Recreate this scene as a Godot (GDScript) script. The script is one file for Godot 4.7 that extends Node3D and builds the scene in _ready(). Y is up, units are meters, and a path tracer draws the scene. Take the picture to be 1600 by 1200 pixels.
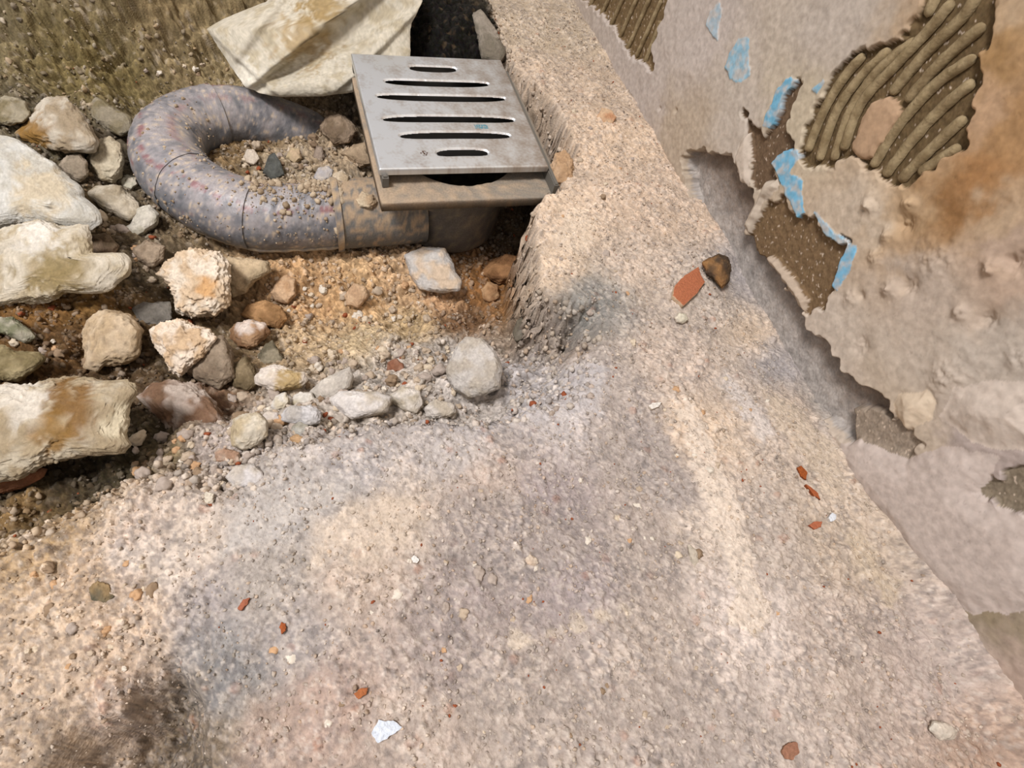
extends Node3D
# A dug-out shower drain in a corner: concrete floor with a trench, stripped wall on the right. Metres, y up.

const EYE := Vector3(0, 0.30, 0)
const FOCAL := 877.0                       # pixels of the 1600 x 1200 frame
const RIGHT := Vector3(0.94211835, 0.19755747, 0.27089494)
const UPV := Vector3(0.13623513, 0.51269351, -0.84769414)
const BACK := Vector3(-0.30635439, 0.83553361, 0.45610369)
const WALL_X := 0.326

var rng := RandomNumberGenerator.new()
var fine_noise: NoiseTexture2D
var grain_noise: NoiseTexture2D
var mat_ground: StandardMaterial3D
var mat_stone: StandardMaterial3D
var mat_wall: StandardMaterial3D

# ---------------------------------------------------------------- small helpers
func rgb(r: float, g: float, b: float) -> Color:
	return Color(r / 255.0, g / 255.0, b / 255.0).srgb_to_linear()

func ray(px: float, py: float) -> Vector3:
	return RIGHT * (px - 800.0) - UPV * (py - 600.0) - BACK * FOCAL

func on_level(px: float, py: float, y := 0.0) -> Vector3:
	var r := ray(px, py)
	return EYE + r * ((y - EYE.y) / r.y)

func on_wall(px: float, py: float, off := 0.0) -> Vector3:
	var r := ray(px, py)
	return EYE + r * ((WALL_X - off) / r.x)

func nz(s: int, freq: float, oct := 3, kind := FastNoiseLite.TYPE_SIMPLEX_SMOOTH) -> FastNoiseLite:
	var n := FastNoiseLite.new()
	n.seed = s
	n.noise_type = kind
	n.frequency = freq
	n.fractal_type = FastNoiseLite.FRACTAL_FBM if oct > 1 else FastNoiseLite.FRACTAL_NONE
	n.fractal_octaves = oct
	return n

func cells(s: int, freq: float, ret: int, warp := 0.0) -> FastNoiseLite:
	var n := FastNoiseLite.new()
	n.seed = s
	n.noise_type = FastNoiseLite.TYPE_CELLULAR
	n.frequency = freq
	n.fractal_type = FastNoiseLite.FRACTAL_NONE
	n.cellular_return_type = ret
	n.cellular_jitter = 1.0
	if warp > 0.0:
		n.domain_warp_enabled = true
		n.domain_warp_amplitude = warp
		n.domain_warp_frequency = freq * 1.3
		n.domain_warp_fractal_type = FastNoiseLite.DOMAIN_WARP_FRACTAL_NONE
	return n

func tag(o: Node, label: String, category := "", group := "", kind := "") -> Node:
	if label: o.set_meta("label", label)
	if category: o.set_meta("category", category)
	if group: o.set_meta("group", group)
	if kind: o.set_meta("kind", kind)
	return o

func numbered(called: String, parent: Node) -> String:
	if not parent.has_node(called): return called
	var k := 1
	while parent.has_node("%s_%03d" % [called, k]): k += 1
	return "%s_%03d" % [called, k]

func put(called: String, mesh: Mesh, m: Material, parent: Node = self, at := Vector3.ZERO) -> MeshInstance3D:
	var o := MeshInstance3D.new()
	o.name = numbered(called, parent)
	o.mesh = mesh
	o.position = at
	if m: o.material_override = m
	if m and mesh.get_surface_count() == 1:
		o.material_override = null
		o.set_surface_override_material(0, m)
	parent.add_child(o, true)
	return o

func thing(called: String, label: String, category: String, at: Vector3, group := "") -> Node3D:
	var o := Node3D.new()
	o.name = numbered(called, self)
	o.position = at
	add_child(o, true)
	tag(o, label, category, group)
	return o

func arrays_mesh(v: PackedVector3Array, n: PackedVector3Array, c: PackedColorArray, idx: PackedInt32Array) -> ArrayMesh:
	var a := []
	a.resize(Mesh.ARRAY_MAX)
	a[Mesh.ARRAY_VERTEX] = v
	a[Mesh.ARRAY_NORMAL] = n
	if c.size(): a[Mesh.ARRAY_COLOR] = c
	a[Mesh.ARRAY_INDEX] = idx
	var m := ArrayMesh.new()
	m.add_surface_from_arrays(Mesh.PRIMITIVE_TRIANGLES, a)
	return m

func smooth_normals(v: PackedVector3Array, idx: PackedInt32Array) -> PackedVector3Array:
	var n := PackedVector3Array()
	n.resize(v.size())
	for t in range(0, idx.size(), 3):
		var a := idx[t]
		var b := idx[t + 1]
		var c := idx[t + 2]
		var f := (v[c] - v[a]).cross(v[b] - v[a])
		n[a] += f
		n[b] += f
		n[c] += f
	for i in n.size(): n[i] = n[i].normalized()
	return n

func box_mesh(size: Vector3) -> BoxMesh:
	var b := BoxMesh.new()
	b.size = size
	return b

func noise_tex(s: int, freq: float, lo: float, hi: float, size := 512) -> NoiseTexture2D:
	var t := NoiseTexture2D.new()
	t.width = size
	t.height = size
	t.seamless = true
	t.noise = nz(s, freq, 4)
	var g := Gradient.new()
	g.set_color(0, Color(lo, lo, lo))
	g.set_color(1, Color(hi, hi, hi))
	t.color_ramp = g
	return t

func mineral(called: String, rough := 0.95, bump := 0.03, scale := 16.0) -> StandardMaterial3D:
	var m := StandardMaterial3D.new()
	m.resource_name = called
	m.vertex_color_use_as_albedo = true
	m.roughness = rough
	m.metallic_specular = 0.25
	m.albedo_texture = fine_noise
	m.uv1_triplanar = true
	m.uv1_world_triplanar = true
	m.uv1_scale = Vector3.ONE * scale
	if bump > 0.0:
		m.heightmap_enabled = true
		m.heightmap_texture = grain_noise
		m.heightmap_scale = bump
	return m

func plain(called: String, c: Color, rough := 0.7, metal := 0.0) -> StandardMaterial3D:
	var m := StandardMaterial3D.new()
	m.resource_name = called
	m.albedo_color = c.linear_to_srgb()
	m.roughness = rough
	m.metallic = metal
	return m

# ---------------------------------------------------------------- everything in order
func _ready() -> void:
	set_camera_and_light()
	rng.seed = 4711
	fine_noise = noise_tex(5, 0.05, 0.84, 1.0)
	grain_noise = noise_tex(9, 0.06, 0.0, 1.0)
	mat_ground = mineral("dusty mortar", 0.95, 0.055)
	mat_stone = mineral("broken stone", 0.95, 0.05)
	mat_wall = mineral("wall plaster", 0.9, 0.01, 6.0)
	build_ground()
	build_wall()
	build_room()
	build_drain()
	build_pipe()
	build_bag()
	build_stones()
	build_shards()
	build_pebbles()
	build_grit()

func set_camera_and_light() -> void:
	var cam := Camera3D.new()
	cam.name = "camera"
	cam.transform = Transform3D(Basis(RIGHT, UPV, BACK).orthonormalized(), EYE)
	cam.fov = rad_to_deg(2.0 * atan(600.0 / FOCAL))
	cam.near = 0.01
	cam.far = 20.0
	add_child(cam)
	cam.current = true
	var we := WorldEnvironment.new()
	we.name = "world_environment"
	var env := Environment.new()
	env.background_mode = Environment.BG_COLOR
	env.background_color = Color(0.05, 0.05, 0.055)
	env.tonemap_mode = Environment.TONE_MAPPER_LINEAR
	env.tonemap_exposure = 1.02
	env.sdfgi_enabled = true
	env.ssao_enabled = true
	env.ssil_enabled = true
	we.environment = env
	add_child(we)
	# the ceiling lamp: a glowing panel and an area light of its size just below it
	var lamp := thing("ceiling_lamp", "square white ceiling light panel with a thin metal frame", "lamp", Vector3(-1.05, 2.36, -0.05))
	put("lamp_frame", box_mesh(Vector3(0.66, 0.04, 0.66)), plain("lamp frame", rgb(220, 220, 220), 0.5), lamp, Vector3(0, 0.02, 0))
	var glow := plain("lamp diffuser", rgb(250, 245, 235))
	glow.emission_enabled = true
	glow.emission = Color(1.0, 0.985, 0.985)
	glow.emission_energy_multiplier = 1.0
	put("lamp_diffuser", box_mesh(Vector3(0.6, 0.01, 0.6)), glow, lamp, Vector3(0, -0.005, 0))
	var al := AreaLight3D.new()
	al.name = "lamp_light"
	al.area_size = Vector2(0.6, 0.6)
	al.light_color = Color(1.0, 0.985, 0.985)
	al.light_energy = 8.0
	al.area_range = 8.0
	al.area_attenuation = 2.0
	al.shadow_enabled = true
	al.rotation_degrees.x = -90
	al.position = Vector3(0, -0.02, 0)
	lamp.add_child(al)

# ---------------------------------------------------------------- ground: floor slab and dug trench from one height field
const GX0 := -0.33
const GX1 := 0.345
const GZ0 := -0.76
const GZ1 := 0.17
const GW := 730
const GH := 960
const CW := 150
const CH := 208
var g_h := PackedFloat32Array()
var g_w := PackedFloat32Array()
var g_c := PackedColorArray()

func ground_y(x: float, z: float) -> float:
	var u := clampf((x - GX0) / (GX1 - GX0) * (GW - 1), 0, GW - 1.001)
	var w := clampf((z - GZ0) / (GZ1 - GZ0) * (GH - 1), 0, GH - 1.001)
	var i := int(u)
	var j := int(w)
	var k := j * GW + i
	return lerpf(lerpf(g_h[k], g_h[k + 1], u - i), lerpf(g_h[k + GW], g_h[k + GW + 1], u - i), w - j)

func ground_hit(px: float, py: float, lift := 0.0) -> Vector3:
	var r := ray(px, py)
	var t := 0.25 / FOCAL
	for k in 900:
		var p := EYE + r * t
		if p.y - lift < ground_y(p.x, p.z): return p
		t += 0.0012 / FOCAL
	return on_level(px, py, -0.05)

func inverse_far(px: PackedVector2Array, x: float, z: float, soft: float, w: PackedFloat32Array) -> void:
	var sum := 0.0
	for k in px.size():
		var dx := px[k].x - x
		var dz := px[k].y - z
		var q := dx * dx + dz * dz + soft
		q = 1.0 / (q * q)
		w[k] = q
		sum += q
	for k in px.size(): w[k] /= sum

func build_ground() -> void:
	# heights in mm of the slab top and of the trench bed, at pixels of the photograph
	var hs := [[900, 0, 4], [850, 100, 4], [920, 200, 6], [1000, 300, 5], [1060, 400, 2], [1000, 500, 0], [900, 700, -2], [1200, 700, 2], [800, 900, 0], [1300, 900, 3], [600, 900, 1], [1000, 1100, 0], [600, 1100, 0], [400, 900, -2], [450, 780, -2],
		[600, 740, 1], [300, 950, -8], [150, 950, -14], [50, 900, -20], [100, 1050, -16], [50, 1150, -14], [180, 1110, -14], [232, 1150, -52], [215, 1190, -55], [270, 1100, -30], [330, 1050, -8], [345, 1180, -9], [1450, 1050, 2], [1150, 300, -1], [1240, 560, -4], [1400, 720, 3], [1175, 450, -4], [1120, 380, 2], [860, 450, 0], [860, 300, 4]]
	var ht := [[0, 775, -66], [100, 738, -66], [190, 718, -58], [300, 700, -42], [400, 690, -30], [470, 660, -32], [560, 640, -40], [650, 640, -42], [740, 640, -42], [800, 610, -38], [780, 530, -70], [700, 530, -90], [600, 540, -82], [500, 570, -76], [450, 610, -62],
		[430, 540, -95], [430, 500, -106], [520, 512, -108], [620, 505, -108], [720, 495, -104], [800, 470, -95], [450, 412, -87], [540, 412, -87], [640, 405, -88], [720, 405, -95], [800, 400, -105], [800, 350, -112], [350, 220, -74], [450, 220, -78], [440, 270, -74], [520, 240, -72],
		[230, 340, -85], [180, 380, -76], [60, 300, -66], [60, 180, -52], [160, 200, -72], [230, 175, -82], [210, 230, -84], [280, 160, -80], [330, 145, -74], [20, 420, -72], [100, 480, -78], [80, 560, -80], [200, 560, -86], [240, 450, -86], [300, 620, -78], [220, 680, -68], [380, 620, -82], [350, 480, -95], [0, 140, -48], [150, 145, -60], [270, 118, -64], [360, 118, -76],
		[0, 60, -56], [150, 60, -58], [280, 60, -62], [0, 0, -56], [150, 0, -58], [300, 0, -62], [450, 120, -75], [560, 120, -85], [700, 90, -150], [700, 45, -140], [690, 8, 10], [740, 8, 15], [640, 5, 0], [690, -20, 20], [860, 200, -45], [890, 240, -70], [830, 100, -40], [650, 330, -100], [600, 0, -90]]
	var wd := [[838, 360, 9], [860, 220, 16], [800, 60, 14], [900, 480, 40], [900, 640, 55], [945, 560, 50], [750, 660, 22], [600, 680, 26], [450, 720, 36], [330, 800, 45], [220, 780, 40], [100, 830, 35], [848, 455, 12]]
	var edge_px := [[740, -60], [775, 40], [805, 110], [850, 150], [878, 190], [905, 250], [885, 262], [882, 300], [848, 315], [838, 335], [836, 360], [842, 400], [850, 430], [850, 462], [900, 462], [945, 470], [950, 560], [948, 610], [900, 645], [840, 655], [760, 668], [690, 668], [600, 672],
		[520, 692], [450, 712], [420, 748], [370, 790], [330, 800], [280, 765], [200, 765], [100, 800], [0, 850], [-200, 900]]
	# colours in sRGB of the slab and of the trench bed, crevices darkened for shade
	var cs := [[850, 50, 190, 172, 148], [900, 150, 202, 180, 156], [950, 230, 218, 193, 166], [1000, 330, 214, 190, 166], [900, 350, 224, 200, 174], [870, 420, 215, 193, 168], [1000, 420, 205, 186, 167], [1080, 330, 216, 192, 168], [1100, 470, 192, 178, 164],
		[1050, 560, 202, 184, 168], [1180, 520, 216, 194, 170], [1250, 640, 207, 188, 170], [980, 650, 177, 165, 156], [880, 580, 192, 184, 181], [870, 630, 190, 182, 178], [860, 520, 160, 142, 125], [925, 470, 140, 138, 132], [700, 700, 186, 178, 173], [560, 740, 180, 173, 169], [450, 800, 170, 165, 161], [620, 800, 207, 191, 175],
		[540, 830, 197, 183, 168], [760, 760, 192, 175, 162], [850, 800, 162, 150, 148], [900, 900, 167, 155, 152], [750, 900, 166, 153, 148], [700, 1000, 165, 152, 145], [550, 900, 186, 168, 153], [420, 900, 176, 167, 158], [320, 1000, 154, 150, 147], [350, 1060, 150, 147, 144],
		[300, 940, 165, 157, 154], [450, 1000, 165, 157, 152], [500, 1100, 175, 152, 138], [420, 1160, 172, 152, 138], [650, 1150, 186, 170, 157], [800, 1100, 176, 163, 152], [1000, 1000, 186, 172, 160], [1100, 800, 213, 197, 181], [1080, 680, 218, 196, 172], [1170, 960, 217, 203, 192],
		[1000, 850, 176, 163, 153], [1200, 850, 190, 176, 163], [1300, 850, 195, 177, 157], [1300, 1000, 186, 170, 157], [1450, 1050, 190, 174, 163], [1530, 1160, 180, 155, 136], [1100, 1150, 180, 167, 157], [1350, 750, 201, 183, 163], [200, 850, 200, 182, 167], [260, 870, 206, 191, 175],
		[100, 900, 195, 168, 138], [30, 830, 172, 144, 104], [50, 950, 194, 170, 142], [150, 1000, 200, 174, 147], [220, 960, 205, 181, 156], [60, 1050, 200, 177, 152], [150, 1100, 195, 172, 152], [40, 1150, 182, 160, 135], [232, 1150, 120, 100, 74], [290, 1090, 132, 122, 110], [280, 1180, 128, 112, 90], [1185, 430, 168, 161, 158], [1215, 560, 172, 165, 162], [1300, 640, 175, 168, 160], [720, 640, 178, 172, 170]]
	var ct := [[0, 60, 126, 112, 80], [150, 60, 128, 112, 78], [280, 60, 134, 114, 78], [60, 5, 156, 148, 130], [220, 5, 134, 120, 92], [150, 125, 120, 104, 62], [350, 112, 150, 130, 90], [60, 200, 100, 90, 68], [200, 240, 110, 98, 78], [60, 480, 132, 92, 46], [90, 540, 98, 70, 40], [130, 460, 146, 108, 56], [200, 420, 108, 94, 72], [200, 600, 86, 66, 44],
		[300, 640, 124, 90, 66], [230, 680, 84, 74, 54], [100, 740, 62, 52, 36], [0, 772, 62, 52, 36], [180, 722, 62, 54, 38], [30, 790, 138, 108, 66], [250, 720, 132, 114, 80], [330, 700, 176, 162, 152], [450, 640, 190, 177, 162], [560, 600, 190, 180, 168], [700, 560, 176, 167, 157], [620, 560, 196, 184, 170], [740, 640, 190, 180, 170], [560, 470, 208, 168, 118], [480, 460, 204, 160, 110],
		[620, 440, 206, 168, 124], [690, 470, 202, 158, 114], [760, 450, 142, 94, 48], [800, 490, 152, 108, 64], [720, 505, 124, 90, 60], [560, 530, 196, 172, 132], [640, 512, 190, 162, 118], [480, 540, 196, 168, 128], [420, 200, 128, 104, 72], [450, 250, 172, 152, 122], [520, 240, 170, 147, 116], [380, 220, 124, 98, 62], [700, 50, 26, 25, 22], [690, 10, 30, 29, 24], [690, 90, 24, 23, 20], [740, 60, 28, 26, 22], [650, 40, 30, 28, 24],  # pit behind the grate painted near black to deepen its shade
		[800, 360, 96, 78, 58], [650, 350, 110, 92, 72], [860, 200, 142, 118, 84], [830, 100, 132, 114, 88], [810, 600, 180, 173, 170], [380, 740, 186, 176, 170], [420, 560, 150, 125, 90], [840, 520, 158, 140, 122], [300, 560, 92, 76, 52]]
	var n_s := hs.size()
	var n_t := ht.size()
	var ps := PackedVector2Array()
	var pt := PackedVector2Array()
	var pw := PackedVector2Array()
	var pcs := PackedVector2Array()
	var pct := PackedVector2Array()
	for a in hs:
		var p := on_level(a[0], a[1], a[2] * 0.001)
		ps.append(Vector2(p.x, p.z))
	for a in ht:
		var p := on_level(a[0], a[1], a[2] * 0.001)
		pt.append(Vector2(p.x, p.z))
	for a in wd:
		var p := on_level(a[0], a[1])
		pw.append(Vector2(p.x, p.z))
	var edge := PackedVector2Array()
	for a in edge_px:
		var p := on_level(a[0], a[1])
		edge.append(Vector2(p.x, p.z))
	edge.append_array([Vector2(-0.6, 0.1), Vector2(-0.6, 0.4), Vector2(0.6, 0.4), Vector2(0.6, -1.2), Vector2(edge[0].x, -1.2)])
	var ws := PackedFloat32Array()
	ws.resize(80)
	var ia := Image.create_empty(CW, CH, false, Image.FORMAT_RGBAF)
	for j in CH:
		var z := GZ0 + (j + 0.5) / CH * (GZ1 - GZ0)
		for i in CW:
			var x := GX0 + (i + 0.5) / CW * (GX1 - GX0)
			var a := 0.0
			inverse_far(ps, x, z, 0.00006, ws)
			for k in n_s: a += ws[k] * hs[k][2]
			var b := 0.0
			inverse_far(pt, x, z, 0.00025, ws)
			for k in n_t: b += ws[k] * ht[k][2]
			var c := 0.0
			inverse_far(pw, x, z, 0.0001, ws)
			for k in wd.size(): c += ws[k] * wd[k][2]
			var q := Vector2(x, z)
			var best := 9.0
			for k in edge.size():
				best = minf(best, q.distance_squared_to(Geometry2D.get_closest_point_to_segment(q, edge[k], edge[(k + 1) % edge.size()])))
			best = sqrt(best) * (1.0 if Geometry2D.is_point_in_polygon(q, edge) else -1.0)
			ia.set_pixel(i, j, Color(a * 0.001, b * 0.001, best, c * 0.001))
	# where a colour sits depends on the height there, so colours are laid out after the heights
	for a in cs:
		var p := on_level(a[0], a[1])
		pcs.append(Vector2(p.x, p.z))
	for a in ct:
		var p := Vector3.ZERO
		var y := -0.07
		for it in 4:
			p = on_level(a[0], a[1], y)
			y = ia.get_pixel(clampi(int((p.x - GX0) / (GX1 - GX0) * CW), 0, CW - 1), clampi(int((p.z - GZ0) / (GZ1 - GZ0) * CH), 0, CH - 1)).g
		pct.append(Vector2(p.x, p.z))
	var ib := Image.create_empty(CW, CH, false, Image.FORMAT_RGBF)
	var ic := Image.create_empty(CW, CH, false, Image.FORMAT_RGBF)
	for j in CH:
		var z := GZ0 + (j + 0.5) / CH * (GZ1 - GZ0)
		for i in CW:
			var x := GX0 + (i + 0.5) / CW * (GX1 - GX0)
			var s := Vector3.ZERO
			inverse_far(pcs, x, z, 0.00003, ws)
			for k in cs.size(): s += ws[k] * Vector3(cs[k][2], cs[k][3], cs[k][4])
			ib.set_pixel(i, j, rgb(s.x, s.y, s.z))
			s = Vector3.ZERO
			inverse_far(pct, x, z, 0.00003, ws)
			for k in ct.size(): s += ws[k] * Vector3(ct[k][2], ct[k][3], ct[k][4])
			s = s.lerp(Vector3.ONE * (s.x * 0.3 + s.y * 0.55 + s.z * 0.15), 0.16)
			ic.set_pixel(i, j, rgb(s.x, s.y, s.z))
	ia.resize(GW, GH, Image.INTERPOLATE_CUBIC)
	ib.resize(GW, GH, Image.INTERPOLATE_BILINEAR)
	ic.resize(GW, GH, Image.INTERPOLATE_BILINEAR)
	var fa := ia.get_data().to_float32_array()
	var fb := ib.get_data().to_float32_array()
	var fc := ic.get_data().to_float32_array()
	# smears, trowelled spots and hollows of the slab: colour, height mm, softness mm, outline
	var patches := [
		[rgb(224, 208, 190), 1.1, 1.0, [1045, 642, 1075, 635, 1100, 660, 1115, 700, 1135, 770, 1165, 810, 1176, 850, 1165, 880, 1186, 900, 1196, 940, 1200, 985, 1170, 990, 1145, 970, 1140, 920, 1130, 880, 1110, 830, 1085, 760, 1075, 700]],
		[rgb(196, 190, 188), 0.6, 4.0, [812, 606, 832, 565, 870, 545, 940, 562, 948, 610, 930, 642, 880, 655, 840, 660, 800, 652]],
		[rgb(208, 191, 172), 0.4, 9.0, [490, 870, 500, 820, 540, 795, 600, 770, 650, 780, 640, 830, 615, 870, 560, 890]],
		[rgb(188, 181, 174), 0.4, 5.0, [330, 860, 370, 800, 430, 752, 520, 745, 560, 760, 520, 800, 430, 830, 380, 862]],
		[rgb(132, 131, 130), -1.0, 8.0, [288, 1060, 296, 1024, 340, 996, 392, 1004, 398, 1040, 366, 1074, 330, 1100, 294, 1096]],
		[rgb(212, 197, 182), 0.8, 4.0, [150, 860, 200, 830, 260, 840, 330, 850, 320, 890, 260, 905, 200, 885]],
		[rgb(206, 191, 172), 0.5, 2.0, [800, 1000, 870, 974, 960, 945, 985, 933, 990, 945, 880, 992, 838, 1008, 830, 1030, 805, 1012]],
		[rgb(208, 190, 168), 0.6, 4.0, [1190, 600, 1250, 640, 1300, 700, 1322, 780, 1290, 790, 1250, 720, 1200, 660]],
		[rgb(160, 149, 142), -0.5, 8.0, [690, 800, 740, 760, 800, 772, 900, 800, 935, 860, 870, 900, 780, 925, 700, 890]],
		[rgb(164, 154, 148), -0.4, 8.0, [980, 650, 1040, 660, 1070, 720, 1090, 790, 1020, 800, 985, 740]],
		[rgb(226, 206, 182), 0.8, 3.0, [868, 350, 900, 335, 935, 345, 930, 385, 890, 400, 868, 385]],
		[rgb(214, 204, 196), 0.6, 3.0, [1140, 585, 1190, 640, 1215, 690, 1190, 690, 1150, 640, 1120, 600]],
		[rgb(200, 182, 158), 0.5, 3.0, [1310, 830, 1340, 830, 1400, 930, 1390, 945, 1340, 900]],
		[rgb(96, 82, 58), -24.0, 14.0, [196, 1108, 222, 1082, 246, 1066, 276, 1092, 296, 1140, 306, 1210, 176, 1210, 172, 1150]]]  # hollow coloured dark, adding painted shade to its real depth
	var bared := PackedFloat32Array()
	bared.resize(GW * GH)
	var patch_n := nz(16, 0.06, 4)
	for pa in patches:
		var poly := PackedVector2Array()
		for k in range(0, pa[3].size(), 2):
			var p := on_level(pa[3][k], pa[3][k + 1])
			poly.append(Vector2(p.x, p.z))
		var lo := poly[0]
		var hi := poly[0]
		for p in poly:
			lo = lo.min(p)
			hi = hi.max(p)
		var soft: float = pa[2] * 0.001
		for j in range(maxi(0, int((lo.y - 0.012 - GZ0) / (GZ1 - GZ0) * GH)), mini(GH, int((hi.y + 0.012 - GZ0) / (GZ1 - GZ0) * GH))):
			for i in range(maxi(0, int((lo.x - 0.012 - GX0) / (GX1 - GX0) * GW)), mini(GW, int((hi.x + 0.012 - GX0) / (GX1 - GX0) * GW))):
				var q := Vector2(GX0 + (GX1 - GX0) * i / (GW - 1), GZ0 + (GZ1 - GZ0) * j / (GH - 1))
				var best := 9.0
				for k in poly.size():
					best = minf(best, q.distance_squared_to(Geometry2D.get_closest_point_to_segment(q, poly[k], poly[(k + 1) % poly.size()])))
				var sd := sqrt(best) * (1.0 if Geometry2D.is_point_in_polygon(q, poly) else -1.0) + patch_n.get_noise_2d(q.x * 1000, q.y * 1000) * 0.007
				var w := smoothstep(-soft, soft, sd)
				if w <= 0.0: continue
				var k := j * GW + i
				fa[k * 4] += pa[1] * 0.001 * w
				bared[k] = maxf(bared[k], w * (0.75 if pa[1] > 0.0 else 0.0))
				var c: Color = Color(fb[k * 3], fb[k * 3 + 1], fb[k * 3 + 2]).lerp(pa[0], w * 0.85)
				fb[k * 3] = c.r
				fb[k * 3 + 1] = c.g
				fb[k * 3 + 2] = c.b
	# noises work in millimetres
	var warp := nz(11, 0.05, 3)
	var edge_n := nz(12, 0.09, 4)
	var big := nz(13, 0.03, 4)
	var mid := nz(14, 0.12, 3)
	var fine := nz(15, 0.45, 2)
	var clump := nz(17, 0.22, 4)
	var peb_v := cells(21, 0.20, FastNoiseLite.RETURN_CELL_VALUE, 1.2)
	var peb_d := cells(21, 0.20, FastNoiseLite.RETURN_DISTANCE, 1.2)
	var gri_v := cells(22, 0.42, FastNoiseLite.RETURN_CELL_VALUE, 0.6)
	var gri_d := cells(22, 0.42, FastNoiseLite.RETURN_DISTANCE, 0.6)
	var lump_d := cells(23, 0.11, FastNoiseLite.RETURN_DISTANCE, 2.5)
	var lump_v := cells(23, 0.11, FastNoiseLite.RETURN_CELL_VALUE, 2.5)
	var verts := PackedVector3Array()
	var cols := PackedColorArray()
	var slabness := PackedByteArray()
	verts.resize(GW * GH)
	cols.resize(GW * GH)
	slabness.resize(GW * GH)
	g_h.resize(GW * GH)
	g_w.resize(GW * GH)
	var sx := (GX1 - GX0) / (GW - 1)
	var sz := (GZ1 - GZ0) / (GH - 1)
	for j in GH:
		var z := GZ0 + sz * j
		var zm := z * 1000.0
		for i in GW:
			var x := GX0 + sx * i
			var xm := x * 1000.0
			var k := j * GW + i
			var k4 := k * 4
			var e := edge_n.get_noise_2d(xm, zm)
			var width := fa[k4 + 3]
			# the soil bank rises behind the rubble on the left
			var rise := smoothstep(0.0, 0.15, lerpf(-0.552, -0.600, clampf((x + 0.20) / 0.17, 0.0, 1.2)) - z + 0.015 * big.get_noise_2d(xm, zm)) * (1.0 - smoothstep(-0.02, 0.06, x))
			fa[k4 + 1] += 0.15 * rise
			var ym := lerpf(fa[k4 + 1], fa[k4], smoothstep(-width, 0.0005, fa[k4 + 2])) * 1000.0
			var sd := fa[k4 + 2] + e * (0.0035 + width * 0.08)
			var w := smoothstep(-width, 0.0005, sd)
			var b1 := big.get_noise_3d(xm, ym, zm)
			var m1 := mid.get_noise_3d(xm, ym, zm)
			var f1 := fine.get_noise_3d(xm, ym, zm)
			var pv := peb_v.get_noise_3d(xm, ym, zm)
			var pd := peb_d.get_noise_3d(xm, ym, zm)
			var gv := gri_v.get_noise_3d(xm, ym, zm)
			var gd := gri_d.get_noise_3d(xm, ym, zm)
			var ld := lump_d.get_noise_3d(xm, ym, zm)
			var lv := lump_v.get_noise_3d(xm, ym, zm)
			# smooth trowelled or dusty spots carry less stone
			var bare := clampf(0.55 + b1 * 1.6, 0.05, 1.0) * (1.0 - bared[k])
			var pm := smoothstep(-0.35, -0.62, pd) * (0.25 + 0.75 * bare)
			var gm := smoothstep(-0.3, -0.6, gd)
			var lm := smoothstep(-0.1, -0.8, ld)
			var coarse := smoothstep(-0.045, -0.085, x + 0.02 * b1) * smoothstep(-0.17, -0.13, z)
			var hs1 := coarse * (0.0026 * lm * (0.5 + 0.5 * lv) + 0.0012 * pm) + fa[k4] + 0.0011 * b1 + 0.0009 * m1 + 0.00035 * f1 + (0.0009 * pm * (0.3 + absf(pv)) + 0.0006 * gm * (0.3 + absf(gv))) * (0.5 + bare)
			var ht1 := fa[k4 + 1] + 0.005 * b1 * (1.0 + 1.5 * rise) + 0.0035 * m1 * (1.0 - 0.7 * smoothstep(0.02, 0.3, rise)) + (1.0 - 0.85 * smoothstep(0.02, 0.3, rise)) * (0.0008 * f1 + 0.0045 * lm * (0.45 + 0.55 * lv) + 0.0012 * pm * (0.5 + pv * 0.5))
			var h := lerpf(ht1, hs1, w)
			h += 0.022 * pow(smoothstep(0.288, 0.330, x + 0.004 * b1), 2.0) * smoothstep(-0.06, 0.02, z)
			h += sin(w * PI) * (0.0022 * m1 + 0.003 * b1)
			var face := sin(w * PI) * minf(1.0, 0.012 / width) * 0.007
			verts[k] = Vector3(x + face * mid.get_noise_3d(xm + 90.0, zm, h * 1000.0), h, z + face * mid.get_noise_3d(xm, zm + 70.0, h * 1000.0))
			g_h[k] = h
			# colour: warped lookups of the two maps
			var wi := clampi(i + int(warp.get_noise_2d(xm, zm) * 7.0 + e * 3.0), 0, GW - 1)
			var wj := clampi(j + int(warp.get_noise_2d(zm + 300.0, xm) * 7.0 - e * 3.0), 0, GH - 1)
			var kk := (wj * GW + wi) * 3
			var cslab := Color(fb[kk], fb[kk + 1], fb[kk + 2])
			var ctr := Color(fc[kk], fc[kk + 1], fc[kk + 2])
			var shade := 1.0 + 0.22 * b1 + 0.24 * m1 + 0.12 * f1
			if pv > 0.35: cslab = cslab.lerp(Color(0.64, 0.55, 0.45), pm * 0.38 * (pv - 0.1))
			elif pv < -0.95: cslab = cslab.lerp(Color(0.36, 0.17, 0.10), pm * 0.5)
			elif pv < -0.35: cslab = cslab.lerp(Color(0.25, 0.225, 0.21), pm * 0.34)
			if gv > 0.55: cslab = cslab.lerp(Color(0.70, 0.62, 0.54), gm * 0.34)
			elif gv < -0.6: cslab = cslab.lerp(Color(0.20, 0.175, 0.155), gm * 0.34)
			ctr = ctr * (1.0 + 0.28 * lv * lm + 0.2 * gv * gm)
			if pv > 0.55: ctr = ctr.lerp(Color(0.56, 0.48, 0.38), pm * 0.4 * minf(1.0, ctr.get_luminance() * 6.0))
			elif pv < -0.6: ctr = ctr.lerp(Color(0.13, 0.09, 0.05), pm * 0.4)
			# clumps of coarse cream grains against finer grey dust
			var cl := clump.get_noise_3d(xm, ym, zm) + 0.35 * f1
			var two := smoothstep(-0.12, 0.16, cl) - 0.5
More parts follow.
